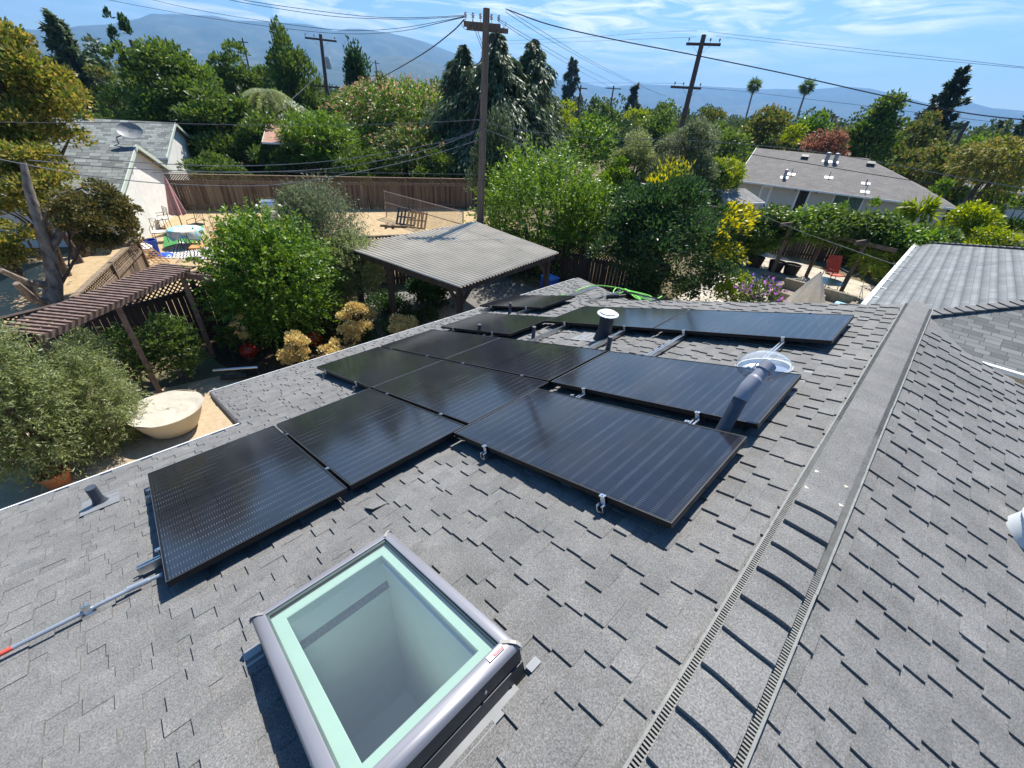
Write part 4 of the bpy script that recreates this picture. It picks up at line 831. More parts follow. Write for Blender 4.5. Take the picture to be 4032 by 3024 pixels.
tree('broadleaf_tree', 'olive brown tree right of the grey roof hip', 'tree', 2025, 290, 400, 78, 57, 'rust', 'broad', k=46, L=.28, W=.17, dens=1.1, rcs=.27)
tree('golden_willow', 'golden weeping tree at the right edge over the white house', 'tree', 2160, 292, 400, 95, 52, 'golden', 'weep', L=.3, W=.09, dens=1.2, tr=.2)
tree('broadleaf_tree', 'pale distant green tree above the golden weeping tree', 'tree', 2125, 275, 330, 60, 80, 'mid', 'broad', k=28, L=.42, W=.28)
tree('pine_tree', 'small light green pine at the right end of the grey roof', 'tree', 2043, 378, 425, 26, 47, 'bright', 'broad', k=16, L=.22, W=.1)
tree('broadleaf_tree', 'dark green tree at the right edge behind the hipped wing', 'tree', 2185, 415, 545, 50, 33, 'mid', 'broad', k=34, L=.22, W=.13, dens=1.1)
tree('hedge_shrub', 'lime green dome shaped shrub at the right before the white house', 'shrub', 2095, 420, 545, 58, 29, 'lime', 'broad', k=30, L=.16, W=.09, dens=1.1)
tree('hedge_shrub', 'lime green shrub right of the dome shaped one above the wing roof', 'shrub', 2150, 468, 560, 52, 27.5, 'lime', 'broad', k=26, L=.16, W=.09, dens=1.1)
tree('upright_shrub', 'narrow upright bright shrub standing in front of the sliding window', 'shrub', 1876, 428, 500, 26, 29.5, 'bright', 'column', k=26, L=.17, W=.09, dens=1.1, rcs=.4)
tree('upright_shrub', 'upright bright shrub right of the one before the sliding window', 'shrub', 1930, 438, 505, 32, 28.5, 'bright', 'column', k=26, L=.17, W=.09, dens=1.1, rcs=.4)
tree('upright_shrub', 'short upright bright shrub under the house door', 'shrub', 1815, 436, 500, 22, 29.5, 'bright', 'column', k=20, L=.17, W=.09, rcs=.4)
tree('garden_shrub', 'mass of mixed green shrubs over the right end of the vine arbour', 'shrub', 2005, 470, 600, 95, 26.5, 'mid', 'broad', k=50, L=.15, W=.08, dens=1.1, rcs=.25)
tree('garden_shrub', 'dark shrub behind the round evergreen and left of the vine', 'shrub', 1605, 440, 590, 50, 25, 'mid', 'broad', k=34, L=.14, W=.08, dens=1.1)
tree('banana_plant', 'pale yellow leaved banana like plant before the house corner', 'plant', 1985, 425, 485, 26, 28, 'lime', 'weep', L=.45, W=.09, dens=.3, tr=.04)
# belt of garden trees filling in behind the fence and the far yards
for i, (x, y0, hw, d, lf, lab) in enumerate(((60, 100, 40, 70, 'mid', 'green tree at the far left below the hills'), (430, 110, 48, 70, 'bright', 'fresh green tree rising between the largest tree and the poplars'), (560, 120, 40, 68, 'mid', 'mid green tree left of the poplar clump base'), (600, 175, 46, 52, 'mid', 'bushy green tree behind the white blossom'), (735, 185, 36, 54, 'mid', 'green tree filling the gap right of the transformer pole'), (900, 160, 46, 75, 'bright', 'yellow green treetop behind the flowering tree, left of the cedars'), (955, 165, 34, 85, 'mid', 'green treetop just left of the cedars under the hills'), (820, 205, 60, 46, 'bright', 'bright feathery green mass behind the flowering tree'), (1205, 205, 40, 75, 'lime', 'yellow green tree right of the cedars over the roof'), (1420, 232, 46, 62, 'mid', 'rounded green tree behind the pale olive'), (1300, 215, 34, 85, 'mid', 'green tree between the far roofs and the distant pole'), (1545, 250, 46, 60, 'mid', 'green tree right of the dark olive'), (1640, 235, 44, 75, 'bright', 'bright green tree under the left palm'), (1715, 255, 40, 64, 'lime', 'yellow green tree under the right palm'), (1850, 250, 44, 66, 'mid', 'green tree between the pinkish tree and the tall tree'), (1960, 250, 44, 70, 'mid', 'green tree right of the tall tree'), (2080, 285, 46, 60, 'bright', 'light green tree under the redwood'), (2190, 300, 50, 58, 'lime', 'yellow green tree at the far right edge'), (470, 330, 70, 35, 'mid', 'dark shrubbery right behind the fence at the garage'), (600, 300, 50, 38, 'mid', 'green shrub in front of the red tiled roof'), (790, 320, 80, 35.5, 'mid', 'green shrubbery behind the middle of the wooden fence'), (950, 320, 60, 35, 'mid', 'green shrubbery behind the right end of the wooden fence'), (1330, 330, 40, 31, 'bright', 'leafy shrub between the persimmon and the pale olive'), (1530, 330, 40, 33, 'mid', 'green shrub at the right foot of the dark olive'))):
    tree('garden_tree', lab, 'tree', x, y0, y0+120, hw, d, lf, 'broad', k=36, L=max(.2, d*.0056), dens=1.25, rcs=.28)
# palms
def palm(lab, x, y, yb, dist, r=2.0):
    c = D(x, y, dist); root = empty('fan_palm', (c[0], c[1], 0), lab, 'palm'); b = MB(); bs_ = D(x+(-9), yb, dist)
    b.tube([(bs_[0], bs_[1], 0), (c[0], c[1], c[2])], [.35, .22], 8); b.build('trunk', BARKG, root)
    n = 420; d = rdir(n); d[:, 2] = d[:, 2]*.9-.1; quads_mesh('crown', c+d*r*.25, d, rdir(n)+np.array([0,0,.6]), r*rng.uniform(.7,1.1,n), .22, LEAF['mid'], root)
palm('thin fan palm left of the pair, against the hills', 1630, 184, 234, 170); palm('thin fan palm right of the pair, with a larger head', 1744, 187, 228, 165)
c = D(575, 195, 46); root = empty('feather_palm', (c[0], c[1], 0), 'arching feather palm fronds between the large tree and the poplars', 'palm'); P, Dv, Nv = [], [], []
for i in range(16):
    a = rng.uniform(0, 6.28); t = np.linspace(.1, 1, 30); h = np.array([math.cos(a), math.sin(a), 0]); p = c+np.outer(t*2.6, h); p[:, 2] += 1.1*t-2.3*t**2
    for s in (-1, 1): P.append(p); lat = np.array([-h[1], h[0], -.6])*np.array([s, s, 1]); Dv.append(np.repeat((lat+h*.5)[None], 30, 0)); Nv.append(np.repeat(np.array([[0,0,1.]]), 30, 0)+rdir(30)*.2)
quads_mesh('crown', np.concatenate(P), np.concatenate(Dv), np.concatenate(Nv), .7, .07, LEAF['olive'], root); trunk(root, (c[0], c[1], 0), c, .2)
# far woodland beyond the individual trees, one mass
P, Dv, Nv, Ls, Ws = [], [], [], [], []
def wood(azs, dmin, dmax, n, hmin, hmax):
    for i in range(n):
        x = rng.uniform(*azs); dd = dmin*(dmax/dmin)**rng.random(); q = D(x, 300, dd); h = rng.uniform(hmin, hmax); rx = h*rng.uniform(.3, .6)
        m_ = 260 if dd < 200 else 90; L_ = max(.5, dd*.0055); d = rdir(m_); d[:, 2] = np.abs(d[:, 2]); col = rng.random() < .2
        p = np.array([q[0], q[1], h*.35])+d*np.array([rx*(.3 if col else 1), rx*(.3 if col else 1), h*.65])*rng.uniform(.75, 1.05, (m_, 1)); P.append(p); Dv.append(d+rdir(m_)*.8+np.array([0,0,.3])); Nv.append(d+rdir(m_)*.6); Ls.append(np.full(m_, L_)); Ws.append(np.full(m_, L_*.7))
wood((-250, 2450), 70, 130, 210, 4.5, 8.0); wood((-250, 2450), 130, 420, 520, 6, 11.5); wood((-300, 2500), 400, 1800, 700, 8, 14)
wm = leafmat('leaf_woodland', [(.02,.045,.015), (.04,.075,.02), (.07,.10,.03), (.11,.115,.04)], rough=.6, trans=.2)
o = quads_mesh('distant_woodland', np.concatenate(P), np.concatenate(Dv), np.concatenate(Nv), np.concatenate(Ls), np.concatenate(Ws), wm); tag(o, kind='stuff')
# ---------------------------------------------------------------- yard things
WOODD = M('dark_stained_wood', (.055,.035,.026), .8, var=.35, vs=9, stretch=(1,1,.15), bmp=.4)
WOODR = M('red_brown_wood', (.19,.125,.10), .75, var=.4, vs=7, bmp=.3)
def boardmat(name, cols):
    m, nt, bs = base_mat(name); g = nt.nodes.new('ShaderNodeNewGeometry'); n_ = len(cols); v = mapping(nt, (7, 7, .5))
    c = ramp(nt, g.outputs['Random Per Island'], [(i/(n_-1), q) for i, q in enumerate(cols)]); c = mix(nt, .7, c, ramp(nt, noise(nt, 2, 5, v), [(.3, (.25,.25,.25)), (.7, (.75,.75,.75))]), 'OVERLAY')
    nt.links.new(c, bs.inputs['Base Color']); bs.inputs['Roughness'].default_value = .9; bump(nt, bs, noise(nt, 4, 3, v), .4, .01); return m
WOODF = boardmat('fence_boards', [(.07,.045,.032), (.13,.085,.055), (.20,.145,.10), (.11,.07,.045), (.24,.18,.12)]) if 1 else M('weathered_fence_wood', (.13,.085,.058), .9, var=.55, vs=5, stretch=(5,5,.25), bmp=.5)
WOODG = M('grey_weathered_wood', (.30,.27,.23), .9, var=.35, vs=8, bmp=.4)
ORG = M('orange_plastic', (.75,.10,.03), .5)
IRON = M('black_iron', (.012,.012,.013), .5)
def lattice(b, p, q, z0, z1, t=.012, w=.035, st=.12):
    p = np.array(p, float); q = np.array(q, float); d = q-p; L = np.linalg.norm(d[:2]); d = d/L; H = z1-z0; nn = np.array([-d[1], d[0], 0])
    for s in (-1, 1):
        x = -H
        while x < L:
            x0, x1 = x, x+H; u0, u1 = 0., 1.
            if x0 < 0: u0 = -x0/H
            if x1 > L: u1 = (L-x0)/H
            if u1 > u0:
                f0, f1 = (u0, u1) if s > 0 else (1-u0, 1-u1)
                a = p+d*(x0+u0*H)+np.array([0,0,z0+f0*H]); e = p+d*(x0+u1*H)+np.array([0,0,z0+f1*H]); o = nn*t*.5*s
                b.bar(a+o, e+o, w, t*.9, nn)
            x += st
def fence(lab, p, q, h, hl, mat, seg=2.4, board=.14, cap=True, side=1, name='wooden_fence', catn='fence', zb=0.):
    p = np.array([*p, 0.]); q = np.array([*q, 0.]); L = np.linalg.norm(q-p); d = (q-p)/L; nn = np.array([-d[1], d[0], 0])*side
    root = empty(name, (p+q)/2, lab, catn); b = MB(); x = 0; i = 0
    while x < L-.02:
        w = min(board*rng.uniform(.92, 1.0), L-x); o = nn*rng.uniform(-.003, .003)
        c = p+d*(x+w/2)+o; b.box(c+np.array([0,0,zb+h/2+rng.uniform(-.006, .006)]), (w-.004, .018, h-zb), (d, nn, (0,0,1))); x += board
    b.build('boards', mat, root)
    b = MB(); 
    for z in (.25, h-.06): b.bar(p+nn*.03+np.array([0,0,z]), q+nn*.03+np.array([0,0,z]), .04, .09)
    if cap: b.bar(p+np.array([0,0,h+hl+.02]), q+np.array([0,0,h+hl+.02]), .14, .035)
    b.bar(p+np.array([0,0,h+.02]), q+np.array([0,0,h+.02]), .07, .04); b.build('rails', mat, root)
    if hl: b = MB(); lattice(b, p, q, h+.04, h+hl); b.build('lattice', mat, root)
    n = max(1, round(L/seg))
    for k in range(n+1):
        b = MB(); c = p+d*(L*k/n)+nn*.03; b.box(c+np.array([0,0,(h+hl)/2+.03]), (.09, .09, h+hl+.06), (d, nn, (0,0,1))); b.build('post', mat, root)
    return root
fence('long weathered wooden fence with lattice top at the back of the dry lawn', (-31.75, 3.3), (-24.2, 20.3), 1.55, .32, WOODF, side=-1)
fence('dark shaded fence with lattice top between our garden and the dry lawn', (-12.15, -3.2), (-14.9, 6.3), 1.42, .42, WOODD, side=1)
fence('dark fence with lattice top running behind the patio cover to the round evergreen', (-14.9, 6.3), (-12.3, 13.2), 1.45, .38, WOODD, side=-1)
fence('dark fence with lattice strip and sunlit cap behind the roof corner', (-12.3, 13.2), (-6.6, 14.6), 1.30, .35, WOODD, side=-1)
fence('short angled fence with heavy grey cap rails beside the neighbour yard', tuple(G(157, 642, 1.6)[:2]), tuple(G(292, 515, 1.6)[:2]), 1.25, .32, WOODF, board=.16, side=-1)
b_ = fence('far brown fence under the red roof behind the trees', (-46, 12), (-43, 19), 1.7, 0, WOODF, cap=False)
# slatted arbour
root = empty('slatted_arbour', G(434, 800), 'red brown slatted arbour roof on posts over the side path', 'arbour')
Zs = 2.42; c0, c1, c2, c3 = G(345, 570, Zs), G(420, 577, Zs), G(95, 722, Zs), G(20, 690, Zs)
u = nz((c2-c1)); wv = c0-c1; L = np.linalg.norm(c2-c1)
n = 31
for k in range(n):
    pp = c1+u*(L*k/(n-1)); b = MB(); b.bar(pp-wv*.03+np.array([0,0,rng.uniform(-.005,.005)]), pp+wv*1.0, .046, .032); b.build('slat', WOODR, root)
for t in (.18, .82):
    b = MB(); b.bar(c1+wv*t+np.array([0,0,-.10]), c2+wv*t+np.array([0,0,-.10]), .05, .14); b.build('beam', WOODR, root)
pf = G(434, 790)
for t, s in ((.045, .3), (.55, .3), (.97, .3)):
    q = c1+u*L*t+wv*s; b = MB(); b.bar((q[0], q[1], 0), (q[0], q[1], Zs-.1), .10, .10, (1,0,0)); b.build('post', WOODR, root)
b = MB(); q = c1+u*L*.045+wv*.3; b.bar(q-nz(wv)*.75+np.array([0,0,-.17]), q+nz(wv)*.75+np.array([0,0,-.17]), .06, .14); b.build('cross_beam', WOODR, root)
# patio cover with ribbed translucent roof
root = empty('patio_cover', (-9.5, 7.5, 0), 'dark timber patio cover with a pale ribbed translucent roof', 'patio cover')
A, B, C_, D_ = G(738, 533, 2.36), G(992, 620, 2.46), G(1207, 546, 2.52), G(1030, 479, 2.42)
m, nt, bs = base_mat('ribbed_plastic'); f = noise(nt, 1.2, 4)
nt.links.new(ramp(nt, f, [(.3, (.56,.51,.42)), (.7, (.72,.66,.55))]), bs.inputs['Base Color']); bs.inputs['Roughness'].default_value = .6; bs.inputs['Specular IOR Level'].default_value = .2
t_ = nt.nodes.new('ShaderNodeBsdfTranslucent'); t_.inputs[0].default_value = (.5,.47,.42,1); ms = nt.nodes.new('ShaderNodeMixShader'); ms.inputs[0].default_value = .22
nt.links.new(bs.outputs[0], ms.inputs[1]); nt.links.new(t_.outputs[0], ms.inputs[2]); nt.links.new(ms.outputs[0], nt.nodes['Material Output'].inputs[0])
nn_ = 36; b = MB(); V = []
per = 6; N_ = nn_*per
for i in range(N_+1):
    t = i/N_; h = .036*math.sin(t*nn_*2*math.pi)
    for s in np.linspace(0, 1, 5):
        q = (A*(1-t)+D_*t)*(1-s)+(B*(1-t)+C_*t)*s; V.append(q+np.array([0,0,h+.01*math.sin(s*5+t*3)]))
b.add(V, [(i*5+j, i*5+j+1, (i+1)*5+j+1, (i+1)*5+j) for i in range(N_) for j in range(4)]); b.build('ribbed_roof', m, root, smooth=True)
dn = np.array([0,0,-.11])
for (p, q) in ((A, B), (B, C_), (C_, D_), (D_, A)): x = MB(); cc = (A+B+C_+D_)/4; x.bar(p+(cc-p)*.04+dn, q+(cc-q)*.04+dn, .06, .16); x.build('beam', WOODD, root)
for t in (.2, .4, .6, .8): x = MB(); x.bar(A*(1-t)+D_*t+dn*.6, B*(1-t)+C_*t+dn*.6, .045, .09); x.build('rafter', WOODD, root)
cc = (A+B+C_+D_)/4
for p in (A, B, C_, D_):
    q = p+(cc-p)*(.16 if p is B else .1); x = MB(); x.box((q[0], q[1], (p[2]-.15)/2), (.13, .13, p[2]-.15)); x.build('post', WOODD, root)
    for o in (A, B, C_, D_):
        if o is p or o is {id(A): C_, id(B): D_, id(C_): A, id(D_): B}[id(p)]: continue
        h = nz((o-p)*np.array([1,1,0])); x = MB(); x.bar(q+np.array([0,0,-.72]), q+h*.55+np.array([0,0,-.15]), .05, .10); x.build('brace', WOODD, root)
q = A*.62+B*.38+(cc-A)*.06; x = MB(); x.box((q[0], q[1], 1.1), (.13, .13, 2.2)); x.build('post', WOODD, root)
# covered furniture, blue box, pots under and near the cover
p = G(1085, 655); root = empty('covered_grill', (-8.1, 9.7, 0), 'grey ribbed furniture cover mounded over something under the patio cover', 'cover')
b = MB(); b.lathe([(.75,0),(.78,.35),(.72,.75),(.55,.95),(.28,1.04),(0,1.06)], (-8.1, 9.7, 0), 20); b.build('cloth', M('grey_cover', (.10,.10,.095), .8, var=.3, vs=5, bmp=.6, bs_=12), root, smooth=True)
b = MB(); b.box(G(1186, 618, .35), (.55, .4, .7)); root = empty('storage_box', G(1186, 618, 0), 'bright blue box with a lid behind the far roof edge', 'box'); b.build('body', M('blue_plastic', (.02,.12,.55), .4), root)
b = MB(); q = G(1186, 618, .35); b.box(q+np.array([0,0,.37]), (.6, .45, .05)); b.build('lid', M('blue_plastic_light', (.10,.30,.72), .4), root)
# cream covered bowl
p = G(370, 936); c = np.array([p[0]-.15, p[1]+.1, 0]); root = empty('covered_fire_bowl', c, 'cream fabric cover stretched over a wide round bowl on the gravel', 'covered bowl')
RB = .64; CREAM = M('cream_canvas', (.50,.44,.32), .85, var=.06, vs=3, bmp=.5, bs_=7)
b = MB(); b.lathe([(0,.02),(.36,.0),(.42,.05),(.52,.24),(.60,.44),(.635,.515)], c, 40); b.build('skirt', CREAM, root, smooth=True)
b = MB(); V = []; fs = []; nr, na = 10, 44
for i in range(nr+1):
    for k in range(na):
        r = RB*i/nr; a = 2*math.pi*k/na; V.append(c+np.array([r*math.cos(a), r*math.sin(a), .525+.02*math.sin(3*a+i)*(i/nr)*.6-.035*(1-(i/nr)**2)+.012*math.sin(7*a+2*i)]))
for i in range(nr):
    for k in range(na): fs.append((i*na+k, i*na+(k+1)%na, (i+1)*na+(k+1)%na, (i+1)*na+k))
b.add(V, fs); b.build('top_cloth', M('pale_canvas', (.44,.41,.34), .85, var=.1, vs=5, bmp=.7, bs_=6), root, smooth=True)
b = MB(); b.tube([c+np.array([RB*math.cos(a), RB*math.sin(a), .52]) for a in np.linspace(0, 2*math.pi, 45)], .010, 6); b.build('hem', M('cream_hem', (.45,.38,.26), .9), root)
# terracotta pot
p = G(131, 1046); TERRA = M('terracotta', (.42,.15,.06), .8, var=.15, vs=8)
root = empty('plant_pot', p, 'empty terracotta pot with a nested saucer by the lattice shadow', 'pot'); b = MB(); b.lathe([(0,0),(.15,0),(.21,.26),(.235,.27),(.235,.31),(.20,.31),(.185,.25),(0,.2)], p, 28); b.build('pot', TERRA, root, smooth=True)
b = MB(); b.lathe([(0,.21),(.12,.21),(.135,.265),(.12,.262),(.11,.225),(0,.222)], p+np.array([-.02,.02,.02]), 24); b.build('saucer', TERRA, root, smooth=True)
# lattice trellis lying by the olive, casting the checked shadow
b = MB(); q0, q1 = G(75, 1000, .0), G(160, 985, .0); lattice(b, (-8.9,-2.75,0), (-9.6,-2.05,0), .5, 1.7, st=.16); tag(b.build('trellis', WOODD), 'dark lattice trellis standing between olive leaves and the terracotta pot', 'trellis')
# red ceramic balls, stone
for i, (x, y, lab) in enumerate(((536, 757, 'glossy red ceramic ball in the dark bed, left of the dried bushes'), (677, 730, 'glossy red ceramic ball under the citrus tree, half in shade'), (652, 752, 'small glossy red ball low behind the nearest dried bush'))):
    r = (.22, .24, .15)[i]; p = G(x, y, r); root = empty('ceramic_ball', (p[0], p[1], 0), lab, 'garden ball', 'red garden balls'); b = MB(); b.lathe([(max(.02,r*math.sin(t)), -r*math.cos(t)) for t in np.linspace(.1, math.pi-.02, 16)], p, 26); b.build('ball', M('red_glaze', (.28,.02,.012), .15, var=.1), root, smooth=True)
    b = MB(); b.lathe([(r*.5,-r),(r*.45,-r*.9),(r*.5,-r*.82)], p, 18); b.build('foot_ring', TERRA, root)
def rock(lab, p, r, col='pale_stone'):
    b = MB(); pr = [(max(.01,math.sin(t)), math.cos(t)) for t in np.linspace(.02, math.pi-.02, 10)]; V = []; n = 14
    for a_, z in pr:
        for k in range(n):
            th_ = 2*math.pi*k/n; f = r*(1+.16*math.sin(3*th_+z*4)+.08*math.sin(5*th_)); V.append(np.array(p)+np.array([a_*math.cos(th_)*f, a_*math.sin(th_)*f, z*r*.7]))
    b.add(V, [(i*n+k, i*n+(k+1)%n, (i+1)*n+(k+1)%n, (i+1)*n+k) for i in range(9) for k in range(n)]); return tag(b.build('rock', M(col, (.34,.27,.22), .9, var=.3, vs=6), smooth=True), lab, 'rock')
rock('round pinkish boulder behind the eave at the foot of the low dried bush', G(745, 762, .15), .24)
# reel mower like roller with bright tube
p = G(505, 800); root = empty('garden_roller', p, 'bright metal tube on a black wheeled frame beside the arbour post', 'garden tool')
pA, pB = G(460, 800, .28), G(557, 793, .28); b = MB(); b.tube([pA, pB], .035, 14); b.build('bright_tube', ALU, root, smooth=True)
d = nz(pB-pA); 
b = MB(); b.tube([pA+d*.1+np.array([.12,0,-.16]), pB-d*.3+np.array([.12,0,-.16])], .06, 12); b.build('black_roller', M('black_rubber', (0,0,0)), root, smooth=True)
for t in (.15, .6, .95):
    b = MB(); b.bar(pA*(1-t)+pB*t, pA*(1-t)+pB*t+np.array([.1,0,-.2]), .03, .03); b.build('bracket', IRON, root)
b = MB(); q = pB+d*.2+np.array([.05,0,-.15]); b.tube([q+np.array([.16*math.cos(a), .05*math.sin(a), .16*math.sin(a)-.0]) for a in np.linspace(0, 2*math.pi, 24)], .018, 6); b.build('coiled_hose', M('black_rubber', (0,0,0)), root)
# --------- neighbour yard
def chair(lab, x, y, ang, seatmat, z=0., s=1., group='wrought iron patio chairs'):
    p = G(x, y, z); root = empty('patio_chair', p, lab, 'chair', group); ca, sa = math.cos(ang), math.sin(ang)
    def T(u, v, w): return p+np.array([u*ca-v*sa, u*sa+v*ca, w])*s
    for u in (-.24, .24):
        for v in (-.22, .22): b = MB(); b.tube([T(u*1.05, v*1.1, 0), T(u, v, .42)], .013, 6); b.build('leg', IRON, root)
    b = MB(); b.slab([T(-.25,-.24,.46), T(.25,-.24,.46), T(.25,.24,.46), T(-.25,.24,.46)], .05); b.build('seat', seatmat, root)
    b = MB(); b.tube([T(-.24,.23,.42), T(-.24,.30,.95), T(.24,.30,.95), T(.24,.23,.42)], .014, 6)
    for q in ((-.24,.24),(.24,-.24),(-.24,0),(.24,0)): b.tube([T(q[0],.25,.55), T(q[1] if abs(q[1])>.01 else 0,.29,.93)], .008, 5)
    b.build('backrest', IRON, root)
    for u in (-.27, .27): b = MB(); b.tube([T(u,.26,.66), T(u,-.2,.64), T(u,-.22,.42)], .012, 6); b.build('armrest', IRON, root)
    return root
ORS = M('orange_cushion', (.68,.26,.10), .9); WHS = M('white_cushion', (.72,.68,.62), .9, var=.2, vs=12)
chair('iron chair with an orange seat nearest the patterned rug', 433, 556, 2.7, ORS); chair('iron chair with an orange seat at the right of the cloth covered table', 478, 533, 4.4, ORS)
chair('iron chair standing on the green mat behind the table', 431, 505, .6, IRON); chair('iron chair at the right edge of the dining group, behind the citrus shoots', 484, 512, 3.9, ORS)
chair('iron chair with a white cushion against the stucco wall', 355, 492, .2, WHS); chair('iron chair with a white seat left of the table', 352, 522, 1.3, WHS)
p = G(412, 531); root = empty('patio_table', p, 'round patio table under a light blue and cream cloth', 'table'); b = MB(); b.lathe([(0,.74),(.62,.74),(.63,.72),(.62,.70),(0,.70)], p, 30); b.build('tabletop', IRON, root)
for a in (0.7, 2.3, 3.9, 5.5): b = MB(); b.tube([p+np.array([.5*math.cos(a), .5*math.sin(a), 0]), p+np.array([.42*math.cos(a), .42*math.sin(a), .7])], .02, 6); b.build('leg', IRON, root)
m, nt, bs = base_mat('blue_cream_cloth'); nt.links.new(ramp(nt, noise(nt, 2.2, 2), [(.46, (.22,.50,.62)), (.54, (.66,.62,.48))]), bs.inputs['Base Color']); bs.inputs['Roughness'].default_value = .9
b = MB(); V = []; na = 36
for r, z in ((0,.762),(.3,.762),(.62,.760),(.66,.72),(.67,.55),(.68,.42)):
    for k in range(na): a = 2*math.pi*k/na; w_ = 1+.05*math.sin(6*a)*(z < .6); V.append(p+np.array([r*w_*math.cos(a), r*w_*math.sin(a), z-(.08*math.sin(4*a) if z < .5 else 0)]))
b.add(V, [(i*na+k, i*na+(k+1)%na, (i+1)*na+(k+1)%na, (i+1)*na+k) for i in range(5) for k in range(na)]); tag(b.build('tablecloth', m, smooth=True), 'light blue and cream cloth draped over the round patio table', 'tablecloth')
def closed_umbrella(lab, top, foot, mat, r, name='closed_umbrella', h0=.42, polecol=None):
    top = np.array(top, float); foot = np.array(foot, float); root = empty(name, foot, lab, 'umbrella'); b = MB(); b.tube([foot, top], .025, 8); b.build('pole', polecol or WOODG, root)
    b = MB(); n = 32; V = []; rows = 8
    for i in range(rows+1):
        t = i/rows; c = top*(1-t*h0*1.6)+foot*t*h0*1.6 if h0*1.6 < 1 else top*(1-t)+foot*t
        for k in range(n):
            a = 2*math.pi*k/n; rr = r*(t**.85)*(1+.22*math.sin(a*8)*t)+.02; V.append(c+np.array([rr*math.cos(a), rr*math.sin(a), (.04*math.sin(a*8) if i == rows else 0)]))
    b.add(V, [(i*n+k, i*n+(k+1)%n, (i+1)*n+(k+1)%n, (i+1)*n+k) for i in range(rows) for k in range(n)]); b.build('canopy', mat, root, smooth=True)
    return root
pf = G(398, 500); closed_umbrella('closed faded pink patio umbrella against the wooden fence', (pf[0], pf[1], 2.45), pf, M('faded_pink', (.50,.25,.24), .9, var=.12), .30)
b = MB(); q = np.array([pf[0], pf[1], 1.05]); b.lathe([(.12,.35),(.26,.0),(.24,-.02),(.1,.3)], q, 18); root = [o for o in bpy.data.objects if o.name.startswith('closed_umbrella')][0]; b.build('inner_lining', M('red_lining', (.45,.06,.05), .9), root)
b = MB(); qs = [G(355, 500), G(440, 487), G(432, 520), G(352, 535)]; b.slab([(q[0], q[1], .016) for q in qs], .012); tag(b.build('green_mat', M('green_turf_mat', (.05,.22,.06), .95)), 'green turf mat under the chairs by the stucco wall', 'mat')
m, nt, bs = base_mat('diamond_rug'); v = mapping(nt, (1,1,1), (0,0,R_(66))); s = nt.nodes.new('ShaderNodeSeparateXYZ'); nt.links.new(v, s.inputs[0])
def tri(x, per): return mathn(nt, 'ABSOLUTE', mathn(nt, 'SUBTRACT', mathn(nt, 'FRACT', mathn(nt, 'DIVIDE', x, per)), .5))
q = mathn(nt, 'FRACT', mathn(nt, 'MULTIPLY', mathn(nt, 'ADD', tri(s.outputs[0], .62), tri(s.outputs[1], .62)), 4.)); nt.links.new(mix(nt, mathn(nt, 'LESS_THAN', q, .5), (.72,.70,.66), (.03,.03,.035)), bs.inputs['Base Color']); bs.inputs['Roughness'].default_value = .95
qs = [G(388, 522), G(478, 541), G(470, 562), G(345, 558)]; b = MB(); b.slab([(q[0], q[1], .02) for q in qs], .01); tag(b.build('outdoor_rug', m), 'black and white diamond patterned outdoor rug', 'rug')
p = G(335, 553); BLUEB = M('recycling_blue', (.012,.06,.36), .4); root = empty('recycling_bin', p, 'dark blue recycling bin with its lid on the ground beside it', 'bin')
b = MB(); b.lathe([(0,.02),(.20,.0),(.25,.6),(.27,.62),(.27,.66),(.235,.66),(.2,.1)], p, 20); b.build('body', BLUEB, root, smooth=True)
b = MB()
for a in (0, 2.1, 4.2):
    c_ = p+np.array([.245*math.cos(-.9), .245*math.sin(-.9), .38]); e1 = np.array([-math.sin(-.9), math.cos(-.9), 0]); r_ = .07
    b.tube([c_+e1*r_*math.cos(a+t)+np.array([0,0,1])*r_*math.sin(a+t) for t in np.linspace(0, 1.4, 6)], .009, 5)
b.build('recycling_mark', WHITE, root)
p2 = G(356, 552); b = MB(); b.lathe([(0,.10),(.22,.08),(.30,.03),(.31,.0),(.28,.0)], p2, 20); tag(b.build('bin_lid', M('blue_lid', (.015,.10,.55), .4), smooth=True), 'blue plastic lid lying on the ground right of the bin', 'lid')
p = G(305, 535, .55); b = MB(); V = []
b.lathe([(.02,.16),(.22,.13),(.36,.02),(.33,-.12),(.2,-.16)], p, 18); tag(b.build('plastic_bag', M('white_plastic_bag', (.75,.78,.82), .35, bmp=.8, bs_=9), smooth=True), 'white plastic bag heaped beside the blue bin', 'bag')
b = MB(); q = G(305, 540); root = empty('cart', (q[0], q[1], 0), 'low stand holding up the white plastic bag', 'stand'); b.box((q[0], q[1], .36), (.5, .5, .04)); b.build('top', WOODG, root); 
for sx in (-.2, .2):
    for sy in (-.2, .2): b = MB(); b.box((q[0]+sx, q[1]+sy, .17), (.04,.04,.34)); b.build('leg', WOODG, root)
p = G(313, 580); root = empty('traffic_cone', p, 'orange traffic cone beside the angled fence', 'cone'); b = MB(); b.lathe([(.16,.03),(.05,.68),(.035,.70),(0,.70)], p, 20); b.build('cone', ORG, root, smooth=True); b = MB(); b.box(p+np.array([0,0,.02]), (.38,.38,.035)); b.build('base', ORG, root)
b = MB(); qa, qb = G(285, 575, .9), G(322, 560, .3); b.slab([qa+np.array([0,0,.2]), qa+np.array([.25,.2,.25]), qb+np.array([.25,.2,.1]), qb], .02)
root = empty('wood_trellis', (qb[0], qb[1], 0), 'tan wooden lattice panel leaning between the angled fence and the bin', 'trellis'); b = MB(); TANW = M('tan_wood', (.46,.28,.12), .85, var=.2); p0_, p1_ = G(287, 520, 1.35), G(350, 566, .05)
d = nz(p1_-p0_); sd = nz(np.cross(d, [0,0,1.])); L = np.linalg.norm(p1_-p0_)
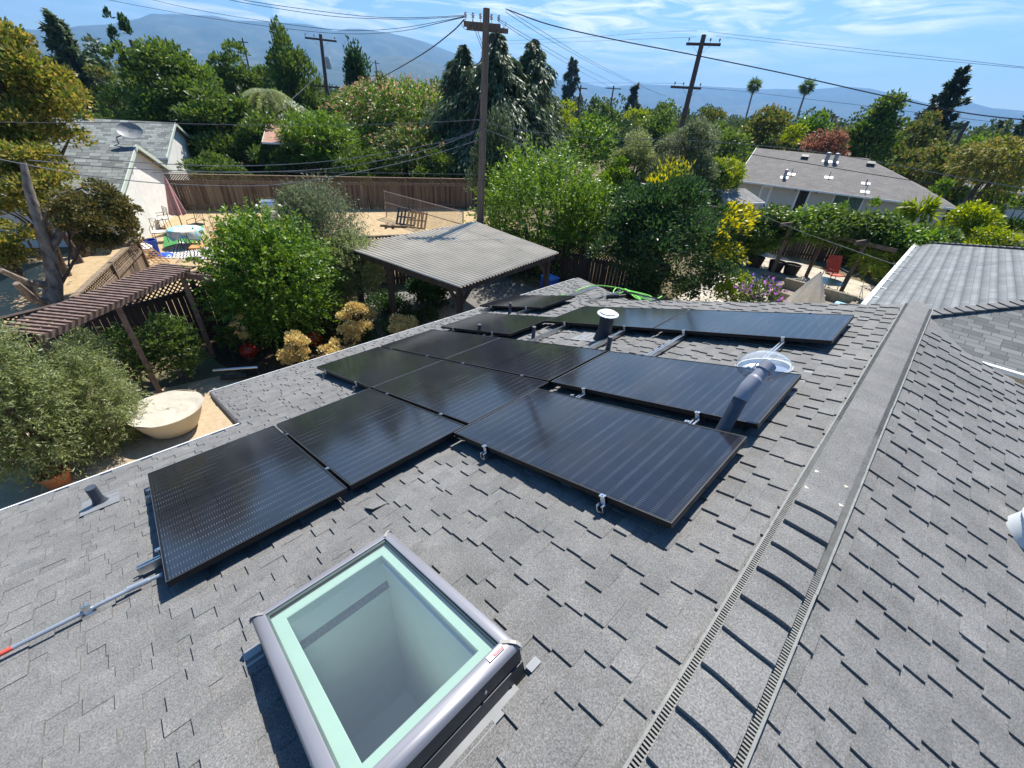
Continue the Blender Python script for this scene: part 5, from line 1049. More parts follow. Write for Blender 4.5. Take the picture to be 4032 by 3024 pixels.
for k in range(4): b.bar(p0_+sd*(k*.16-.24), p1_+sd*(k*.16-.24), .03, .02)
for k in range(12): b.bar(p0_+d*L*k/11-sd*.28, p0_+d*L*k/11+sd*.28, .03, .02)
b.build('lattice', TANW, root)
# white grill
p = G(590, 478); root = empty('gas_grill', p, 'white and steel gas grill on the dry lawn behind the citrus shoots', 'grill'); e1 = nz((.4,.917,0)); e2 = np.array([-e1[1], e1[0], 0]); ax = (e1, e2, np.array([0,0,1.]))
PALE = M('pale_enamel', (.66,.66,.64), .4, .1)
b = MB(); b.box(p+np.array([0,0,.42]), (.7,.5,.72), ax); b.build('cabinet', PALE, root); b = MB(); b.box(p+np.array([0,0,.82]), (1.35,.5,.05), ax); b.build('side_shelf', PALE, root)
b = MB(); V = []
for s in (-.36, .36):
    for t in np.linspace(0, math.pi, 9): V.append(p+e1*s+e2*.25*math.cos(t)+np.array([0,0,.85+.28*math.sin(t)]))
b.add(V, [(i, i+1, i+10, i+9) for i in range(8)]+[tuple(range(9)), tuple(range(17, 8, -1))]); b.build('lid', M('steel_lid', (.62,.63,.64), .3, .8), root)
for s in (-.3, .3):
    for t in (-.2, .2): b = MB(); b.box(p+e1*s+e2*t+np.array([0,0,.03]), (.06,.06,.06), ax); b.build('caster', IRON, root)
# pallets and timber on the dry lawn
def pallet(lab, o, ax, mat, w=1.05, h=1.0):
    root = empty('wood_pallet', o, lab, 'pallet'); o = np.array(o, float)
    for k in range(6): b = MB(); b.box(o+ax[0]*(w*(k/5-.5))+ax[2]*.05, (.11, h, .02), ax); b.build('board', mat, root)
    for k in (-1, 0, 1): b = MB(); b.box(o+ax[1]*k*h*.44, (w, .05, .09), ax); b.build('stringer', mat, root)
p = G(880, 487); ax = (nz((.8,.6,0)), nz((-.35,.47,.8)), np.array([0,0,0.])); ax = (ax[0], ax[1], np.cross(ax[0], ax[1]))
pallet('dark grey pallet leaning on the chain link fence', p+np.array([0,0,.45]), ax, M('dark_pallet', (.06,.06,.065), .8)); p = G(902, 491); pallet('tan pallet leaning beside the dark one', p+np.array([0,0,.38]), ax, TANW)
p = G(845, 490); root = empty('timber_pile', p, 'few short weathered timbers stacked flat on the dry lawn', 'timber')
for (o, a, l) in (((0,0,.06), .9, 1.2), ((.3,.2,.06), 1.0, 1.1), ((.1,.1,.15), -.5, .9), ((-.1,-.2,.15), -.6, .8)): b = MB(); d = np.array([math.cos(a), math.sin(a), 0]); q = p+np.array(o); b.bar(q-d*l/2, q+d*l/2, .12, .09); b.build('beam', WOODF, root)
# chain link fence panel
root = empty('chain_link_fence', G(985, 470), 'rusty chain link fence panel running toward us before the wooden fence', 'fence'); pa, pb_ = (-24.6, 13.6), (-17.8, 14.2)
m, nt, bs = base_mat('chain_link'); v = mapping(nt, (1,1,1)); wv_ = nt.nodes.new('ShaderNodeTexWave'); 
t_ = nt.nodes.new('ShaderNodeBsdfTransparent'); ms = nt.nodes.new('ShaderNodeMixShader'); s = nt.nodes.new('ShaderNodeSeparateXYZ'); nt.links.new(v, s.inputs[0])
def ln(op): return mathn(nt, 'LESS_THAN', mathn(nt, 'FRACT', mathn(nt, 'MULTIPLY', mathn(nt, op, s.outputs[0], s.outputs[2]), 14.)), .16)
nt.links.new(mathn(nt, 'MAXIMUM', ln('ADD'), ln('SUBTRACT')), ms.inputs[0]); nt.links.new(t_.outputs[0], ms.inputs[1]); nt.links.new(bs.outputs[0], ms.inputs[2]); nt.links.new(ms.outputs[0], nt.nodes['Material Output'].inputs[0]); bs.inputs['Base Color'].default_value = (.22,.17,.14,1); bs.inputs['Roughness'].default_value = .6
nt.nodes.remove(wv_)
b = MB(); b.add([(*pa, .05), (*pb_, .05), (*pb_, 1.45), (*pa, 1.45)], [(0,1,2,3)]); b.build('mesh', m, root)
RUST = M('rusty_pipe', (.26,.20,.17), .6, .3)
for z in (1.47, .85): b = MB(); b.tube([(*pa, z), (*pb_, z)], .025, 8); b.build('rail', RUST, root)
for t in (0, .5, 1): b = MB(); q = np.array(pa)*(1-t)+np.array(pb_)*t; b.tube([(*q, 0), (*q, 1.5)], .03, 8); b.build('post', RUST, root)
# --------- right patio: vine arbour, umbrella, chair, table, sofa, pots
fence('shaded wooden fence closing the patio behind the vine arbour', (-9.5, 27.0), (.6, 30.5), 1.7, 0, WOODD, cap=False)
root = empty('vine_arbour', (-3.2, 24.5, 0), 'vine covered timber arbour along the right hand patio', 'arbour')
WOODV = M('grey_brown_timber', (.16,.11,.075), .85, var=.3, vs=6, bmp=.3)
feet = [G(1810, 642), G(1741, 597), G(1666, 594)]; zt = 2.35; tops = [G(1865, 530, zt), G(1812-30, 522, zt), G(1717, 510, zt)]
for f in feet: b = MB(); b.box((f[0], f[1], zt/2), (.15,.15,zt)); b.build('post', WOODV, root)
dirv = nz((feet[2]-feet[0])*np.array([1,1,0])); perp = np.array([dirv[1], -dirv[0], 0])
for f in feet: b = MB(); q = np.array([f[0], f[1], zt+.08]); b.bar(q-perp*1.0, q+perp*1.9, .06, .16); b.build('cross_beam', WOODV, root)
b = MB(); f0 = np.array([feet[0][0], feet[0][1], zt-.02]); b.bar(f0-dirv*1.1, f0+dirv*8, .08, .15); b.build('beam', WOODV, root)
for i, (x, y0, y1, hw, d) in enumerate(((1670, 445, 535, 75, 24.6), (1745, 440, 535, 80, 24.8), (1825, 452, 540, 75, 24.2), (1640, 470, 555, 50, 25.2), (1900, 470, 550, 70, 23.8), (1960, 490, 560, 60, 23.8))):
    c, rx, rz = span(x, y0, y1, hw*1.15, d); Ci = clumps(c, (rx*.9, rx*.8, rz*.85), 40, .3); P, Dv, Nv = clump_leaves(Ci, rng.uniform(.35, .6, 40), 130, droop=.5, up=.2)
    quads_mesh('vine_leaves', P, Dv, Nv, .17*rng.uniform(.7,1.2,len(P)), .10, LEAF['bright' if i % 2 else 'mid'], root)
vine_drop = []
closed_umbrella('closed white cantilever umbrella tilted on a grey pole, at the patio', G(1773, 588, 2.2), G(1735, 668, .25), M('white_canvas', (.90,.89,.90), .85, var=.08), .62, h0=.60, polecol=M('dark_pole', (.05,.045,.045), .5))
p = G(1803, 614); REDF = M('coral_fabric', (.55,.10,.07), .8); root = empty('lounge_chair', p, 'coral red patio lounge chair in dappled shade under the vine', 'chair')
b = MB(); u = np.array([.75,.66,0]); v = np.array([-.66,.75,0]); b.slab([p-u*.32+np.array([0,0,.42]), p+u*.32+np.array([0,0,.42]), p+u*.32+v*.55+np.array([0,0,.38]), p-u*.32+v*.55+np.array([0,0,.38])], .05); b.build('seat', REDF, root)
b = MB(); b.slab([p-u*.32+v*.55+np.array([0,0,.40]), p+u*.32+v*.55+np.array([0,0,.40]), p+u*.32+v*.85+np.array([0,0,1.15]), p-u*.32+v*.85+np.array([0,0,1.15])], .04); b.build('backrest', REDF, root)
for s in (-.34, .34):
    b = MB(); b.tube([p+u*s, p+u*s+np.array([0,0,.62]), p+u*s+v*.65+np.array([0,0,.62]), p+u*s+v*.65], .02, 6); b.build('side_frame', IRON, root)
p = G(1775, 640); root = empty('glass_table', p, 'round mottled glass patio table between umbrella and post', 'table'); b = MB(); b.lathe([(0,.70),(.58,.70),(.60,.685),(.58,.67),(0,.67)], p, 30); b.build('tabletop', M('mottled_glass', (.20,.22,.18), .15, var=.3), root)
for a in (.5, 2.6, 4.7): b = MB(); b.tube([p+np.array([.5*math.cos(a), .5*math.sin(a), 0]), p+np.array([.4*math.cos(a), .4*math.sin(a), .67])], .016, 6); b.build('leg', IRON, root)
p = np.array([-2.6, 19.4, 0]); p = G(1762, 652); p = p-np.array([0,1.2,0]); root = empty('patio_sofa', p, 'taupe patio sofa with pale pink and blue cushions half hidden by the roof', 'sofa'); TAUPE = M('taupe_fabric', (.20,.17,.12), .9)
b = MB(); b.box(p+np.array([0,0,.22]), (2.6,.85,.44)); b.build('seat', TAUPE, root, bevel=.04); b = MB(); b.box(p+np.array([0,.45,.42]), (2.6,.2,.84)); b.build('backrest', TAUPE, root, bevel=.05)
for s in (-1.3, 1.3): b = MB(); b.box(p+np.array([s,.05,.33]), (.2,.95,.66)); b.build('arm', TAUPE, root, bevel=.04)
b = MB(); b.box(p+np.array([.0,.1,.55]), (.7,.55,.16)); tag(b.build('cushion', M('pale_pink_fabric', (.66,.48,.42), .9), bevel=.06), 'pale pink cushion lying on the taupe patio sofa', 'cushion')
b = MB(); b.box(p+np.array([1.0,.0,.50]), (.5,.4,.10)); tag(b.build('towel', M('light_blue_fabric', (.28,.55,.72), .9), bevel=.04), 'light blue folded towel on the right end of the sofa', 'towel')
for i, (x, y, r, lab) in enumerate(((1628, 575, .38, 'dark barrel planter farthest left by the round evergreen'), (1672, 585, .36, 'dark barrel planter at the second arbour post'), (1705, 592, .36, 'dark barrel planter behind the grey boards'), (1830, 570, .42, 'terracotta planter rim left of the fern under the vine'), (1872, 590, .5, 'large terracotta planter with a light green fern'))):
    p = G(x, y); root = empty('planter', p, lab, 'planter', 'planters under the arbour'); tp = TERRA if i > 2 else WOODD; b = MB(); b.lathe([(0,0),(r*.8,0),(r,.42),(r*1.03,.5),(r*.9,.5),(r*.85,.4)], p, 22); b.build('pot', tp, root, smooth=True); b = MB(); b.lathe([(r*.88,.42),(0,.43)], p, 22); b.build('soil', M('soil', (.03,.02,.015), 1), root)
tree('fern', 'light green feathery fern in the large terracotta planter', 'plant', 1875, 545, 595, 36, 22.8, 'lime', 'weep', L=.2, W=.05, dens=.6, tr=.01, base=G(1872, 590))
p = G(1680, 600); b = MB(); b.bar(G(1645, 588, .1), G(1708, 606, .1), .3, .12); b.bar(G(1650, 586, .2), G(1712, 604, .2), .14, .05); tag(b.build('grey_boards', WOODG), 'stack of grey boards on the ground before the barrel planters', 'boards')
# ---------------------------------------------------------------- houses
def gable(name, lab, p0, u, L, half, ze, zr, wall, roofm, over=.45, ends=(1,1), hip=(0,0), th=.10):
    """p0: ground point under the ridge start; u: unit ridge direction; half: half span"""
    p0 = np.array([p0[0], p0[1], 0.]); u = nz((u[0], u[1], 0)); v = np.array([-u[1], u[0], 0]); root = empty(name, p0+u*L/2, lab, 'house'); Zv = np.array([0,0,1.])
    def P(a, b_, z): return p0+u*a+v*b_+Zv*z
    sl = (zr-ze)/half; he = half+over; zo = ze-sl*over; a0 = -over*.6 if not hip[0] else 0; a1 = L+over*.6 if not hip[1] else L
    for s in (-1, 1):
        q = [P(a0 if not hip[0] else -half-over, s*he, zo), P(a1 if not hip[1] else L+half+over, s*he, zo), P(a1, 0, zr), P(a0, 0, zr)]
        b = MB(); b.slab(q if s > 0 else q, th); b.build('roof_slope', roofm, root)
        g = MB(); g.bar(q[0]+Zv*-.06+v*s*.03, q[1]+Zv*-.06+v*s*.03, .08, .11); g.build('gutter', WHITE, root)
    for e, (aa, hp) in enumerate(((a0, hip[0]), (a1, hip[1]))):
        sg = -1 if e == 0 else 1
        if hp: b = MB(); b.slab([P(aa, 0, zr), P(aa+sg*(half+over), he, zo), P(aa+sg*(half+over), -he, zo)], th); b.build('roof_slope', roofm, root)
        else:
            for s in (-1, 1): b = MB(); b.bar(P(aa+sg*.02, s*he, zo-.07), P(aa+sg*.02, 0, zr-.07), .04, .16); b.build('rake_board', M('mint_trim', (.50,.56,.48), .6, var=.05), root)
    w = MB(); l0 = 0 if not hip[0] else -half; l1 = L if not hip[1] else L+half; zw = ze-.06
    for s in (-1, 1): w.add([P(l0, s*half, 0), P(l1, s*half, 0), P(l1, s*half, zw), P(l0, s*half, zw)], [(0,1,2,3)])
    for aa, hp in ((l0, hip[0]), (l1, hip[1])):
        q = [P(aa, -half, 0), P(aa, half, 0), P(aa, half, zw)] + ([P(aa, 0, zr-.12)] if not hp else []) + [P(aa, -half, zw)]; w.poly(q)
    w.build('wall', wall, root); return root, P
WSTUC = M('white_stucco', (.72,.70,.66), .9, var=.08, vs=3, bmp=.35, bs_=30)
U1 = nz((.40,.917,0)); V1 = np.array([-U1[1], U1[0], 0])
SHL = shinglemat('speckled_grey_shingle', (.20,.215,.20), .19, .42, tuple(U1), tuple(nz(V1+np.array([0,0,-.4]))), var=.38, line=.6)
pk = G(292, 312, 3.62); half = 3.25
rA, PA = gable('stucco_garage', 'white stucco garage with speckled shingle gable roof behind the patio chairs', pk-U1*11.0, U1, 10.75, half, 2.32, 3.62, WSTUC, SHL)
pk2 = G(379, 265, 3.98); rB, PB = gable('stucco_house', 'white stucco house with a higher gable behind the garage', pk2-U1*14.3, U1, 14.0, 3.6, 2.6, 3.98, WSTUC, SHL)
# satellite dish on the garage roof
p = pk-U1*.6; top = D(281, 285, np.hypot(*p[:2])-.2); root = empty('satellite_dish', p, 'round grey satellite dish on a bent arm on the garage roof peak', 'satellite dish'); b = MB(); b.tube([p, p+np.array([0,0,.25]), top], .03, 8); b.build('arm', M('dish_grey', (.22,.23,.24), .5), root)
ax3 = nz(CAM-top+np.array([6,6,-9.])); ax3 = nz(np.array([.55,-.62,-.45])); ax3 = nz((CAM-top)*np.array([1,1,0])/27+np.array([0,0,.9])); x3 = nz(np.cross([0,0,1.], ax3)); y3 = np.cross(ax3, x3)
b = MB(); b.lathe([(0,.0),(.2,.02),(.36,.06),(.44,.10),(.445,.105),(.44,.085),(.36,.045),(0,-.02)], top, 30, (x3*1.05, y3*.85, ax3)); b.build('dish', M('dish_grey', (0,0,0)), root, smooth=True)
# grey roofed house on the right
U2 = nz((G(2062,449,2.55)-G(1588,388,2.55))*np.array([1,1,0])); SHR = shinglemat('brown_grey_shingle', (.185,.172,.160), .16, .34, tuple(U2), tuple(nz(np.array([-U2[1], U2[0], .37]))), var=.12, line=.75)
e0_, e1_ = G(1588, 388, 2.55), G(2062, 449, 2.55); HALF = 5.2; n2 = np.array([-U2[1], U2[0], 0])
start = e0_*np.array([1,1,0])+n2*(HALF+.45)+U2*.3; L2 = 14.0-HALF+.2
rH, PH = gable('grey_roofed_house', 'pale stucco house with a long brown grey roof and white gutter at the right', start, U2, 7.6, HALF, 2.7, 4.62, M('beige_stucco', (.55,.52,.46), .9, var=.06), SHR, hip=(0,1))
def onwall(x, y):                                            # sight line on the house front
    d = ray(x, y); q = PH(0, -HALF-.005, 0); nv = -n2; return CAM+d*(((q-CAM)@nv)/(d@nv))
def opening(nm, x0, y0, x1, y1, hgt, glass, frame=.10, par=rH):
    a, b_ = onwall(x0, y0), onwall(x1, y1); w_ = abs((b_-a)@U2); c = (a+b_)/2; zt = max(a[2], b_[2]); zc = zt-hgt/2; c = np.array([c[0], c[1], zc])
    f = MB()
    for s in (-1, 1): f.box(c+U2*s*(w_/2)-n2*.03, (frame, .06, hgt+frame), (U2, n2, (0,0,1))); f.box(c+np.array([0,0,s*hgt/2])-n2*.03, (w_-frame, .06, frame), (U2, n2, (0,0,1)))
    o = f.build(nm, WHITE, par); g = MB(); g.box(c-n2*.01, (w_-frame, .03, hgt-frame), (U2, n2, (0,0,1)))
    if nm == 'sliding_window': q = MB(); q.box(c-n2*.028, (.05,.03,hgt-frame), (U2, n2, (0,0,1))); 
    gg = g.build('pane', glass, o); 
    if nm == 'sliding_window': q.build('mullion', WHITE, o)
    return o, c
PANE = M('dark_window', (.02,.03,.03), .08, var=.3); PANEG = M('green_window', (.10,.16,.14), .1, var=.3); CURT = M('pale_curtain', (.55,.53,.50), .6, var=.25, vs=4, stretch=(6,6,.6))
opening('narrow_window', 1648, 402, 1668, 404, 2.0, CURT, .14); opening('door', 1728, 408, 1752, 412, 2.05, PANE, .13); o_, c_ = opening('sliding_window', 1806, 418, 1868, 427, 1.5, PANEG, .08)
for x, y in ((1720, 408), (1765, 414)):
    p = onwall(x, y)-n2*.06; b = MB(); b.box(p, (.12,.10,.22), (U2, n2, (0,0,1))); b.lathe([(.03,.11),(.09,.02),(.09,-.01)], p, 10); b.build('wall_lamp', IRON, rH)
def onroof(x, y):
    q = PH(0, 0, 4.62); sl = (4.62-2.7)/HALF; nv = nz(np.array([0,0,1.])-n2*sl); d = ray(x, y); return CAM+d*(((q-CAM)@nv)/(d@nv)), nv
GALV = M('roof_vent_galv', (.33,.34,.36), .45, .5)
for i, (x, y, h, r) in enumerate(((1784, 349, .55, .14), (1802, 351, .55, .14), (1694, 384, .5, .11), (1709, 377, .42, .03), (1790, 384, .40, .03), (1868, 415, .5, .03), (1870, 397, .3, .05))):
    p, nv = onroof(x, y); b = MB(); b.tube([p, p+np.array([0,0,h])], r, 10); 
    if r > .1: b.lathe([(r*1.25,h),(r*1.25,h+.06),(0,h+.1)], p, 12)
    o = b.build('roof_pipe', GALV, rH); f = MB(); f.box(p+nv*.02, (.55,.4,.01), (U2, np.cross(nv, U2), nv)); f.build('flashing', LEAD, o)
for x, y in ((1738, 341), (1880, 356)): p, nv = onroof(x, y); b = MB(); b.box(p+nv*.09, (.5,.4,.18), (U2, np.cross(nv, U2), nv)); b.build('roof_vent', M('dark_roof_vent', (.05,.05,.05), .6), rH)
# other houses, seen between the trees
def mini(name, lab, x, y, zr, u, L, half, drop, wall, roofm, **k):
    p = G(x, y, zr) if zr < CAMZ-.3 else D(x, y, k.pop('dist')); k.pop('dist', None); return gable(name, lab, p, u, L, half, zr-drop, zr, wall, roofm, **k)
SGR = shinglemat('plain_grey_shingle', (.22,.215,.21), .2, .4, (1,0,0), (0,.9,.4), var=.2, line=.75); SBR = shinglemat('plain_brown_shingle', (.20,.165,.14), .2, .4, (1,0,0), (0,.9,.4), var=.2, line=.75)
TILE = M('red_tile', (.36,.20,.14), .85, var=.25, vs=3); ORW = M('orange_stucco', (.55,.27,.11), .9); BRW = M('brown_siding', (.15,.11,.09), .9)
def far_house(lab, x, y, dist, u, L, half, zr, drop, wall, roofm, **k):
    p = D(x, y, dist); return gable('distant_house', lab, p, u, L, half, zr-drop, zr, wall, roofm, **k)
U3 = nz((.45,.9,0))
def fh(lab, x, y, zr, u, L, half, drop, wall, roofm, **k):
    p = G(x, y, min(zr, 5.2)); return gable('distant_house', lab, p, u, L, half, zr-drop, zr, wall, roofm, **k)
fh('house with a plain grey roof between the golden tree and the largest tree', 100, 186, 4.6, U3, 20, 7.5, 1.9, WSTUC, SGR)
fh('house with a dark edged roof just right of the transformer pole', 697, 180, 4.9, U3, 9, 5, 1.6, BRW, SGR)
fh('red tiled low roof behind the fence by the white blossom', 585, 268, 4.0, U3, 5.5, 3, .8, BRW, TILE)
fh('grey roofed house with two skylights right of the cedar', 1160, 222, 5.0, nz((.95,.3,0)), 16, 6, 1.6, WSTUC, SGR)
rO, PO = fh('orange stucco house with a brown roof right of the cedar', 1215, 246, 4.55, nz((.85,.5,0)), 9, 4.6, 1.5, ORW, SBR, over=.5)
fh('brown grey roofed house with a skylight behind the pale olive', 1310, 280, 4.0, nz((.97,.2,0)), 11, 4.5, 1.3, BRW, SBR)
fh('flat looking grey roof beyond the pale olive tree', 1360, 247, 4.9, nz((.97,.2,0)), 14, 5, 1.2, WSTUC, SGR)
fh('grey roof corner behind the pinkish red tree', 1722, 300, 4.3, nz((.95,.3,0)), 9, 5, 1.5, BRW, SGR)
fh('low tan wall house between dark trees behind the palms', 1700, 262, 5.0, nz((.97,.2,0)), 10, 5, 1.2, WSTUC, SBR)
rW, PW_ = fh('white house with dark shuttered windows under the golden tree at the right', 2030, 352, 4.2, nz((.93,.36,0)), 16, 4.8, 1.5, WSTUC, SGR)
for a in (2.5, 6.5, 10.5):
    for s in (-.9, .9): b = MB(); b.box(PW_(a+s, -4.84, 1.7), (.35,.05,1.1), (nz((.93,.36,0)), nz((-.36,.93,0)), (0,0,1))); b.build('shutter', M('dark_shutter', (.03,.025,.025), .6), rW)
    b = MB(); b.box(PW_(a, -4.83, 1.7), (1.3,.05,1.1), (nz((.93,.36,0)), nz((-.36,.93,0)), (0,0,1))); b.build('window', PANEG, rW)
fh('small grey shed roof left of the house wall', 1540, 408, 2.5, nz((.3,.95,0)), 3, 1.6, .5, WSTUC, SGR, over=.2)
fh('brown wooden shed between the fruit tree and the olive trees', 1296, 378, 2.6, nz((.9,.4,0)), 2.6, 1.4, .5, BRW, SBR, over=.2)
# bicycle-free wall; carport at far right
# ---------------------------------------------------------------- utility poles
POLE = M('pole_wood', (.17,.125,.095), .9, var=.35, vs=4, stretch=(6,6,.4), bmp=.5); POLED = M('dark_pole_wood', (.10,.065,.06), .9, var=.3); PORC = M('porcelain', (.62,.60,.60), .3); GREYI = M('grey_insulator', (.12,.10,.12), .4)
def pole(lab, foot, topz, r, arms, lean=(0,0), extras=None, mat=None, braces=True):
    foot = np.array([foot[0], foot[1], 0.]); root = empty('utility_pole', foot, lab, 'utility pole'); top = foot+np.array([lean[0], lean[1], topz]); mat = mat or POLE
    b = MB(); b.tube([foot-np.array([0,0,.2]), foot*.5+top*.5, top], [r*1.25, r*1.08, r*.88], 14); b.build('shaft', mat, root, smooth=True)
    ends = []
    for (t, d, ln, off, w, ins) in arms:
        c = foot+(top-foot)*t; d = nz(np.array([d[0], d[1], 0])); n_ = np.array([-d[1], d[0], 0]); c = c+n_*(r+w/2); a, e = c+d*(off-ln/2), c+d*(off+ln/2)
        x = MB(); x.bar(a, e, w, w*1.2); x.build('crossarm', mat, root); ends.append((a, e))
        for q in ins:
            p = a*(1-q)+e*q+np.array([0,0,w*.6]); x = MB(); k_ = w/.14; x.tube([p, p+np.array([0,0,.16*k_])], .012*k_, 6); x.lathe([(u_*k_, v_*k_) for u_, v_ in ((.02,.1),(.07,.13),(.03,.16),(.075,.20),(.04,.24),(.05,.28),(0,.30))], p, 10); x.build('insulator', GREYI if mat is POLED else PORC, root)
        if braces:
            for s in (-1, 1): x = MB(); x.bar(c+d*s*ln*.28, c-np.array([0,0,.7]), .03, .015); x.build('brace', GREYI, root)
    return root, foot, top, ends
f = D(1036, 470, 16.85); tp = D(1051, 18, 16.85); vdir = nz(np.array([f[1], -f[0], 0]))
rt, fo, to_, en = pole('tall main utility pole with a double crossarm full of insulators', f, tp[2], .118, [(.955, vdir, 1.15, -.12, .11, (.05,.25,.45,.75,.95)), (.945, vdir, 1.3, .05, .10, ())], lean=(tp[0]-f[0], tp[1]-f[1]))
c = to_
for k, (o, rr) in enumerate((((-.6,-.17), .22), ((-.38,-.24), .15), ((.38,-.24), .18), ((.5,-.14), .14))):
    b = MB(); q = c+vdir*o[0]+np.array([0,0,o[1]-.15]); b.tube([q+vdir*rr*math.cos(a)*.8+np.array([0,0,rr*math.sin(a)]) for a in np.linspace(-2.9, .2, 14)], .008, 5); b.build('jumper_wire', IRON, rt)
b = MB(); b.bar(c+np.array([0,0,-1.1]), c+vdir*.35+np.array([0,0,-.45]), .03, .02); b.build('arm_brace', IRON, rt)
for y_ in (260, 281, 304): b = MB(); q = D(1040, y_, 16.75); b.bar(q-vdir*.16, q+vdir*.16, .035, .04); b.build('cable_bracket', GREYI, rt)
def pole_px(lab, xt, yt, xb, yb, dist, r, arms, mat=POLED, straight=True):
    t = D(xt, yt, dist); b_ = D(xb, yb, dist); d = t-b_; k = t[2]/d[2]; foot = t-d*k
    if straight: foot = np.array([t[0], t[1], 0])
    return pole(lab, foot, t[2], r, arms, lean=(t[0]-foot[0], t[1]-foot[1]), mat=mat, braces=dist < 80)
pv_ = lambda x: nz(np.array([D(x, 200, 1.)[1], -D(x, 200, 1.)[0], 0]))
rT, fT, tT, eT = pole_px('dark pole with two crossarms and a grey transformer can, before the poplars', 692, 74, 714, 265, 56, .17, [(.965, pv_(690), 2.9, 0, .13, (.03,.3,.95)), (.62, pv_(690), 2.6, 0, .12, ())], straight=False)
q = tT+np.array([0,0,-2.2])+pv_(690)*.35; b = MB(); b.lathe([(0,.5),(.2,.48),(.24,.42),(.24,-.42),(.2,-.5),(0,-.5)], q, 16); b.build('transformer', M('transformer_grey', (.42,.44,.46), .5), rT, smooth=True)
rC, fC, tC, eC = pole_px('leaning pole with two crossarms against the sky at the right', 1521, 75, 1488, 215, 42, .19, [(.955, nz(pv_(1520)), 2.45, .1, .14, (.06,.68,.94)), (D(1484, 189, 42)[2]/D(1521, 75, 42)[2]/1., nz(pv_(1500)), 2.3, -.4, .13, (.12,.4,.95))])
for lab, xt, yt, xb, yb, d, w in (('small distant pole left of the little redwood', 1187, 150, 1186, 182, 130, 2.4), ('distant pole in front of the skylight roof', 1255, 184, 1252, 240, 85, 2.2), ('distant pole with a wide crossarm over the green trees', 1326, 185, 1324, 226, 100, 3.0), ('distant leaning pole by the pinkish red tree', 1803, 246, 1790, 284, 95, 1.6), ('bare leaning pole before the olive brown tree', 2092, 262, 2065, 345, 60, .3), ('short dark pole beside the tall redwood', 2064, 268, 2052, 292, 80, 2.0), ('tiny pole above the largest tree shoulder', 523, 82, 527, 108, 110, 1.6), ('tiny pole over the conical tree', 811, 130, 811, 155, 140, 1.8)):
    pole_px(lab, xt, yt, xb, yb, d, .14, [(.96, pv_(xt), w, 0, .12, ())])
# ---------------------------------------------------------------- overhead cables
CABM = M('cable_black', (.022,.022,.026), .5); CABG = M('cable_grey', (.16,.16,.17), .4, .3)
def cable(lab, pts, r, mat=CABM, sag=None):
    P = [np.array(D(*p)) for p in pts]; Q = []
    n = len(P)
    for i in range(n-1):
        a, b_, c, d = P[max(i-1,0)], P[i], P[i+1], P[min(i+2,n-1)]
        if i == 0: a = 2*b_-c
        if i == n-2: d = 2*c-b_
        for t in np.linspace(0, 1, 14, endpoint=False): Q.append(.5*((2*b_)+(-a+c)*t+(2*a-5*b_+4*c-d)*t*t+(-a+3*b_-3*c+d)*t**3))
    Q.append(P[-1]); m_ = MB(); m_.tube(Q, r, 6); return tag(m_.build('overhead_cable', mat, smooth=True), lab, 'cable', 'overhead cables')
PD = 16.9
cable('upper pair of thin lines from the pole top to the left, higher one', [(470,-12,18.23),(549,4,17.93),(660,20,17.64),(797,36,17.35),(900,38,17.17),(1003,33,PD)], 0.0074)
cable('upper pair of thin lines from the pole top to the left, lower one', [(470,-6,18.52),(549,10,18.23),(700,33,17.64),(797,40,17.35),(900,41,17.17),(1003,35,PD)], 0.0074)
cable('thin line sweeping from the top left down past the hills to the pole', [(200,-12,46),(237,0,45),(420,34,41),(603,60,37),(740,73,33),(860,68,31),(1003,37,PD)], .012)
cable('second thin line sweeping past the hills just above its twin', [(290,-12,27.05),(330,0,26.46),(450,26,24.7),(603,50,21.76),(740,65,19.4),(860,61,18.23),(1003,36,PD)], 0.0074)
cable('thick cable descending left from the pole top toward the conical tree', [(1003,42,PD),(975,70,17.93),(915,115,21.17),(838,160,27.05),(780,190,32.93)], 0.0186)
cable('thick twisted cable from the pole top across the sky to the right edge', [(1094,20,PD),(1190,54,17.35),(1330,86,17.64),(1500,119,18.23),(1700,160,18.82),(1900,205,19.4),(2080,243,19.99),(2240,262,20.58)], 0.0161)
cable('thin line dropping right from the pole top, first of a close pair', [(1092,18,PD),(1180,73,22.34),(1280,133,32.34),(1370,178,44.1),(1430,206,55.86)], 0.0074)
cable('thin line dropping right from the pole top, second of a close pair', [(1092,26,PD),(1180,82,22.34),(1280,138,32.34),(1370,181,44.1),(1440,208,55.86)], 0.0074)
cable('lower thin line falling right from the pole past the cedar top', [(1075,40,PD),(1170,96,22.34),(1260,147,32.34),(1340,186,47.04)], 0.0074)
cable('lowest thin line falling right from the pole across the cedar', [(1075,44,PD),(1150,92,22.34),(1250,152,34.1),(1330,195,49.98)], 0.0074)
cable('faint line from the leaning pole going left across the clouds, upper', [(1100,88,60),(1250,81,52),(1400,71,45),(1505,66,42)], .009); cable('faint line from the leaning pole going left across the clouds, lower', [(1100,95,60),(1250,90,52),(1400,84,45),(1503,80,42)], .009)
cable('faint line from the leaning pole going right, upper', [(1530,68,42),(1700,88,40),(1900,110,38),(2240,148,36)], .009); cable('faint line from the leaning pole going right, lower', [(1545,78,42),(1700,95,40),(1900,118,38),(2240,150,36)], .009)
cable('faint double line along the hills to the lower arm of the leaning pole', [(1190,178,80),(1320,179,60),(1475,180,43)], .010)
cable('faint line from the lower arm of the leaning pole past the palms', [(1500,188,43),(1608,198,42),(1745,214,41),(1880,230,40),(2050,252,40),(2240,275,40)], .010)
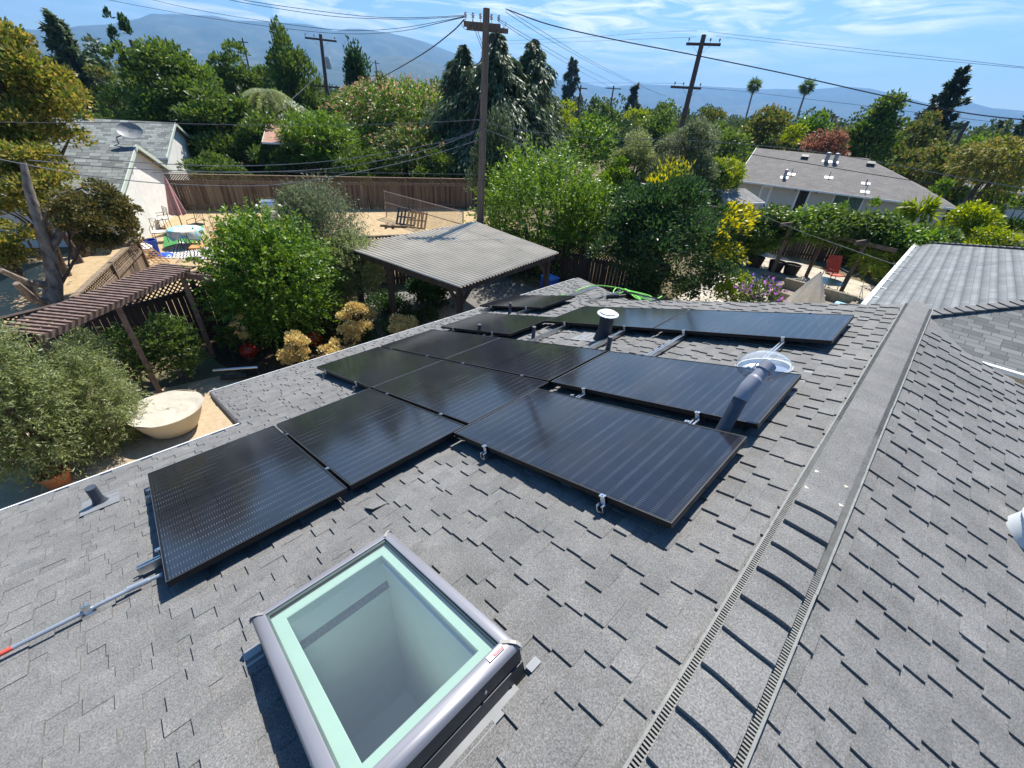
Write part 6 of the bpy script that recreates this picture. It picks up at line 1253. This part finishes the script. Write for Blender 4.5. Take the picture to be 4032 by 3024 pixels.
cable('long dark service cable from the left edge level to the main pole', [(-40,263,19.4),(120,265,18.82),(300,265,18.23),(549,270,17.64),(800,269,17.05),(940,264,16.93),(1035,258,16.82)], 0.0105, CABG)
cable('curved cable from the main pole down across the trees to the left garage', [(1034,280,16.82),(960,305,16.46),(821,333,16.17),(690,350,15.88),(549,358,15.58),(417,357,15.29),(250,347,14.99),(100,334,14.7)], 0.0112, CABG)
cable('second curved cable below it, from the main pole to the far left', [(1034,283,16.82),(940,318,16.17),(830,345,15.58),(712,364,15.29),(549,372,14.7),(417,370,14.41),(250,362,14.11),(60,346,13.82)], 0.0112, CABG)
cable('lowest curved cable from the main pole sagging across the wooden fence', [(1030,304,16.82),(930,335,15.88),(820,362,14.99),(690,386,14.11),(567,401,13.52),(380,398,12.94),(204,381,12.35),(90,362,12.05),(-30,338,11.76)], 0.0099, CABG)
cable('straight taut line just over the wooden fence to the main pole', [(330,373,18.23),(549,371,17.64),(780,373,17.29),(1030,377,16.82)], 0.0087, CABG)
cable('thin straight line among the shrubs above the fence', [(560,352,36),(780,354,34),(1015,353,32)], .008)
cable('upper service cable from the main pole right across the olive trees and house ridge', [(1040,260,16.82),(1097,276,16.46),(1200,290,16.46),(1320,299,16.76),(1450,302,17.05),(1600,311,17.64),(1750,326,18.23),(1900,350,18.82),(2030,375,19.4),(2240,412,19.99)], 0.0099, CABG)
cable('lower dark service cable across the round evergreen and over the house roof', [(1040,285,28.6),(1097,299,28),(1200,312,27.5),(1400,316,28),(1545,323,28.5),(1700,346,29.5),(1850,371,30.5),(2012,397,31.5),(2240,437,33)], .018)
cable('short bright cable before the upright persimmon tree', [(1040,276,16.82),(1100,300,15.88),(1150,325,14.7),(1200,350,13.52)], 0.0074, CABG)
cable('thin wire sloping over the vine arbour toward the hipped wing', [(1640,462,22),(1717,495,20),(1800,525,18.5),(1900,560,16.5),(1960,580,15.5)], .007, CABG)
cable('guy wire slanting from the transformer pole down to the white blossom', [(692,157,55.5),(650,197,50),(603,237,46)], .02, CABG)
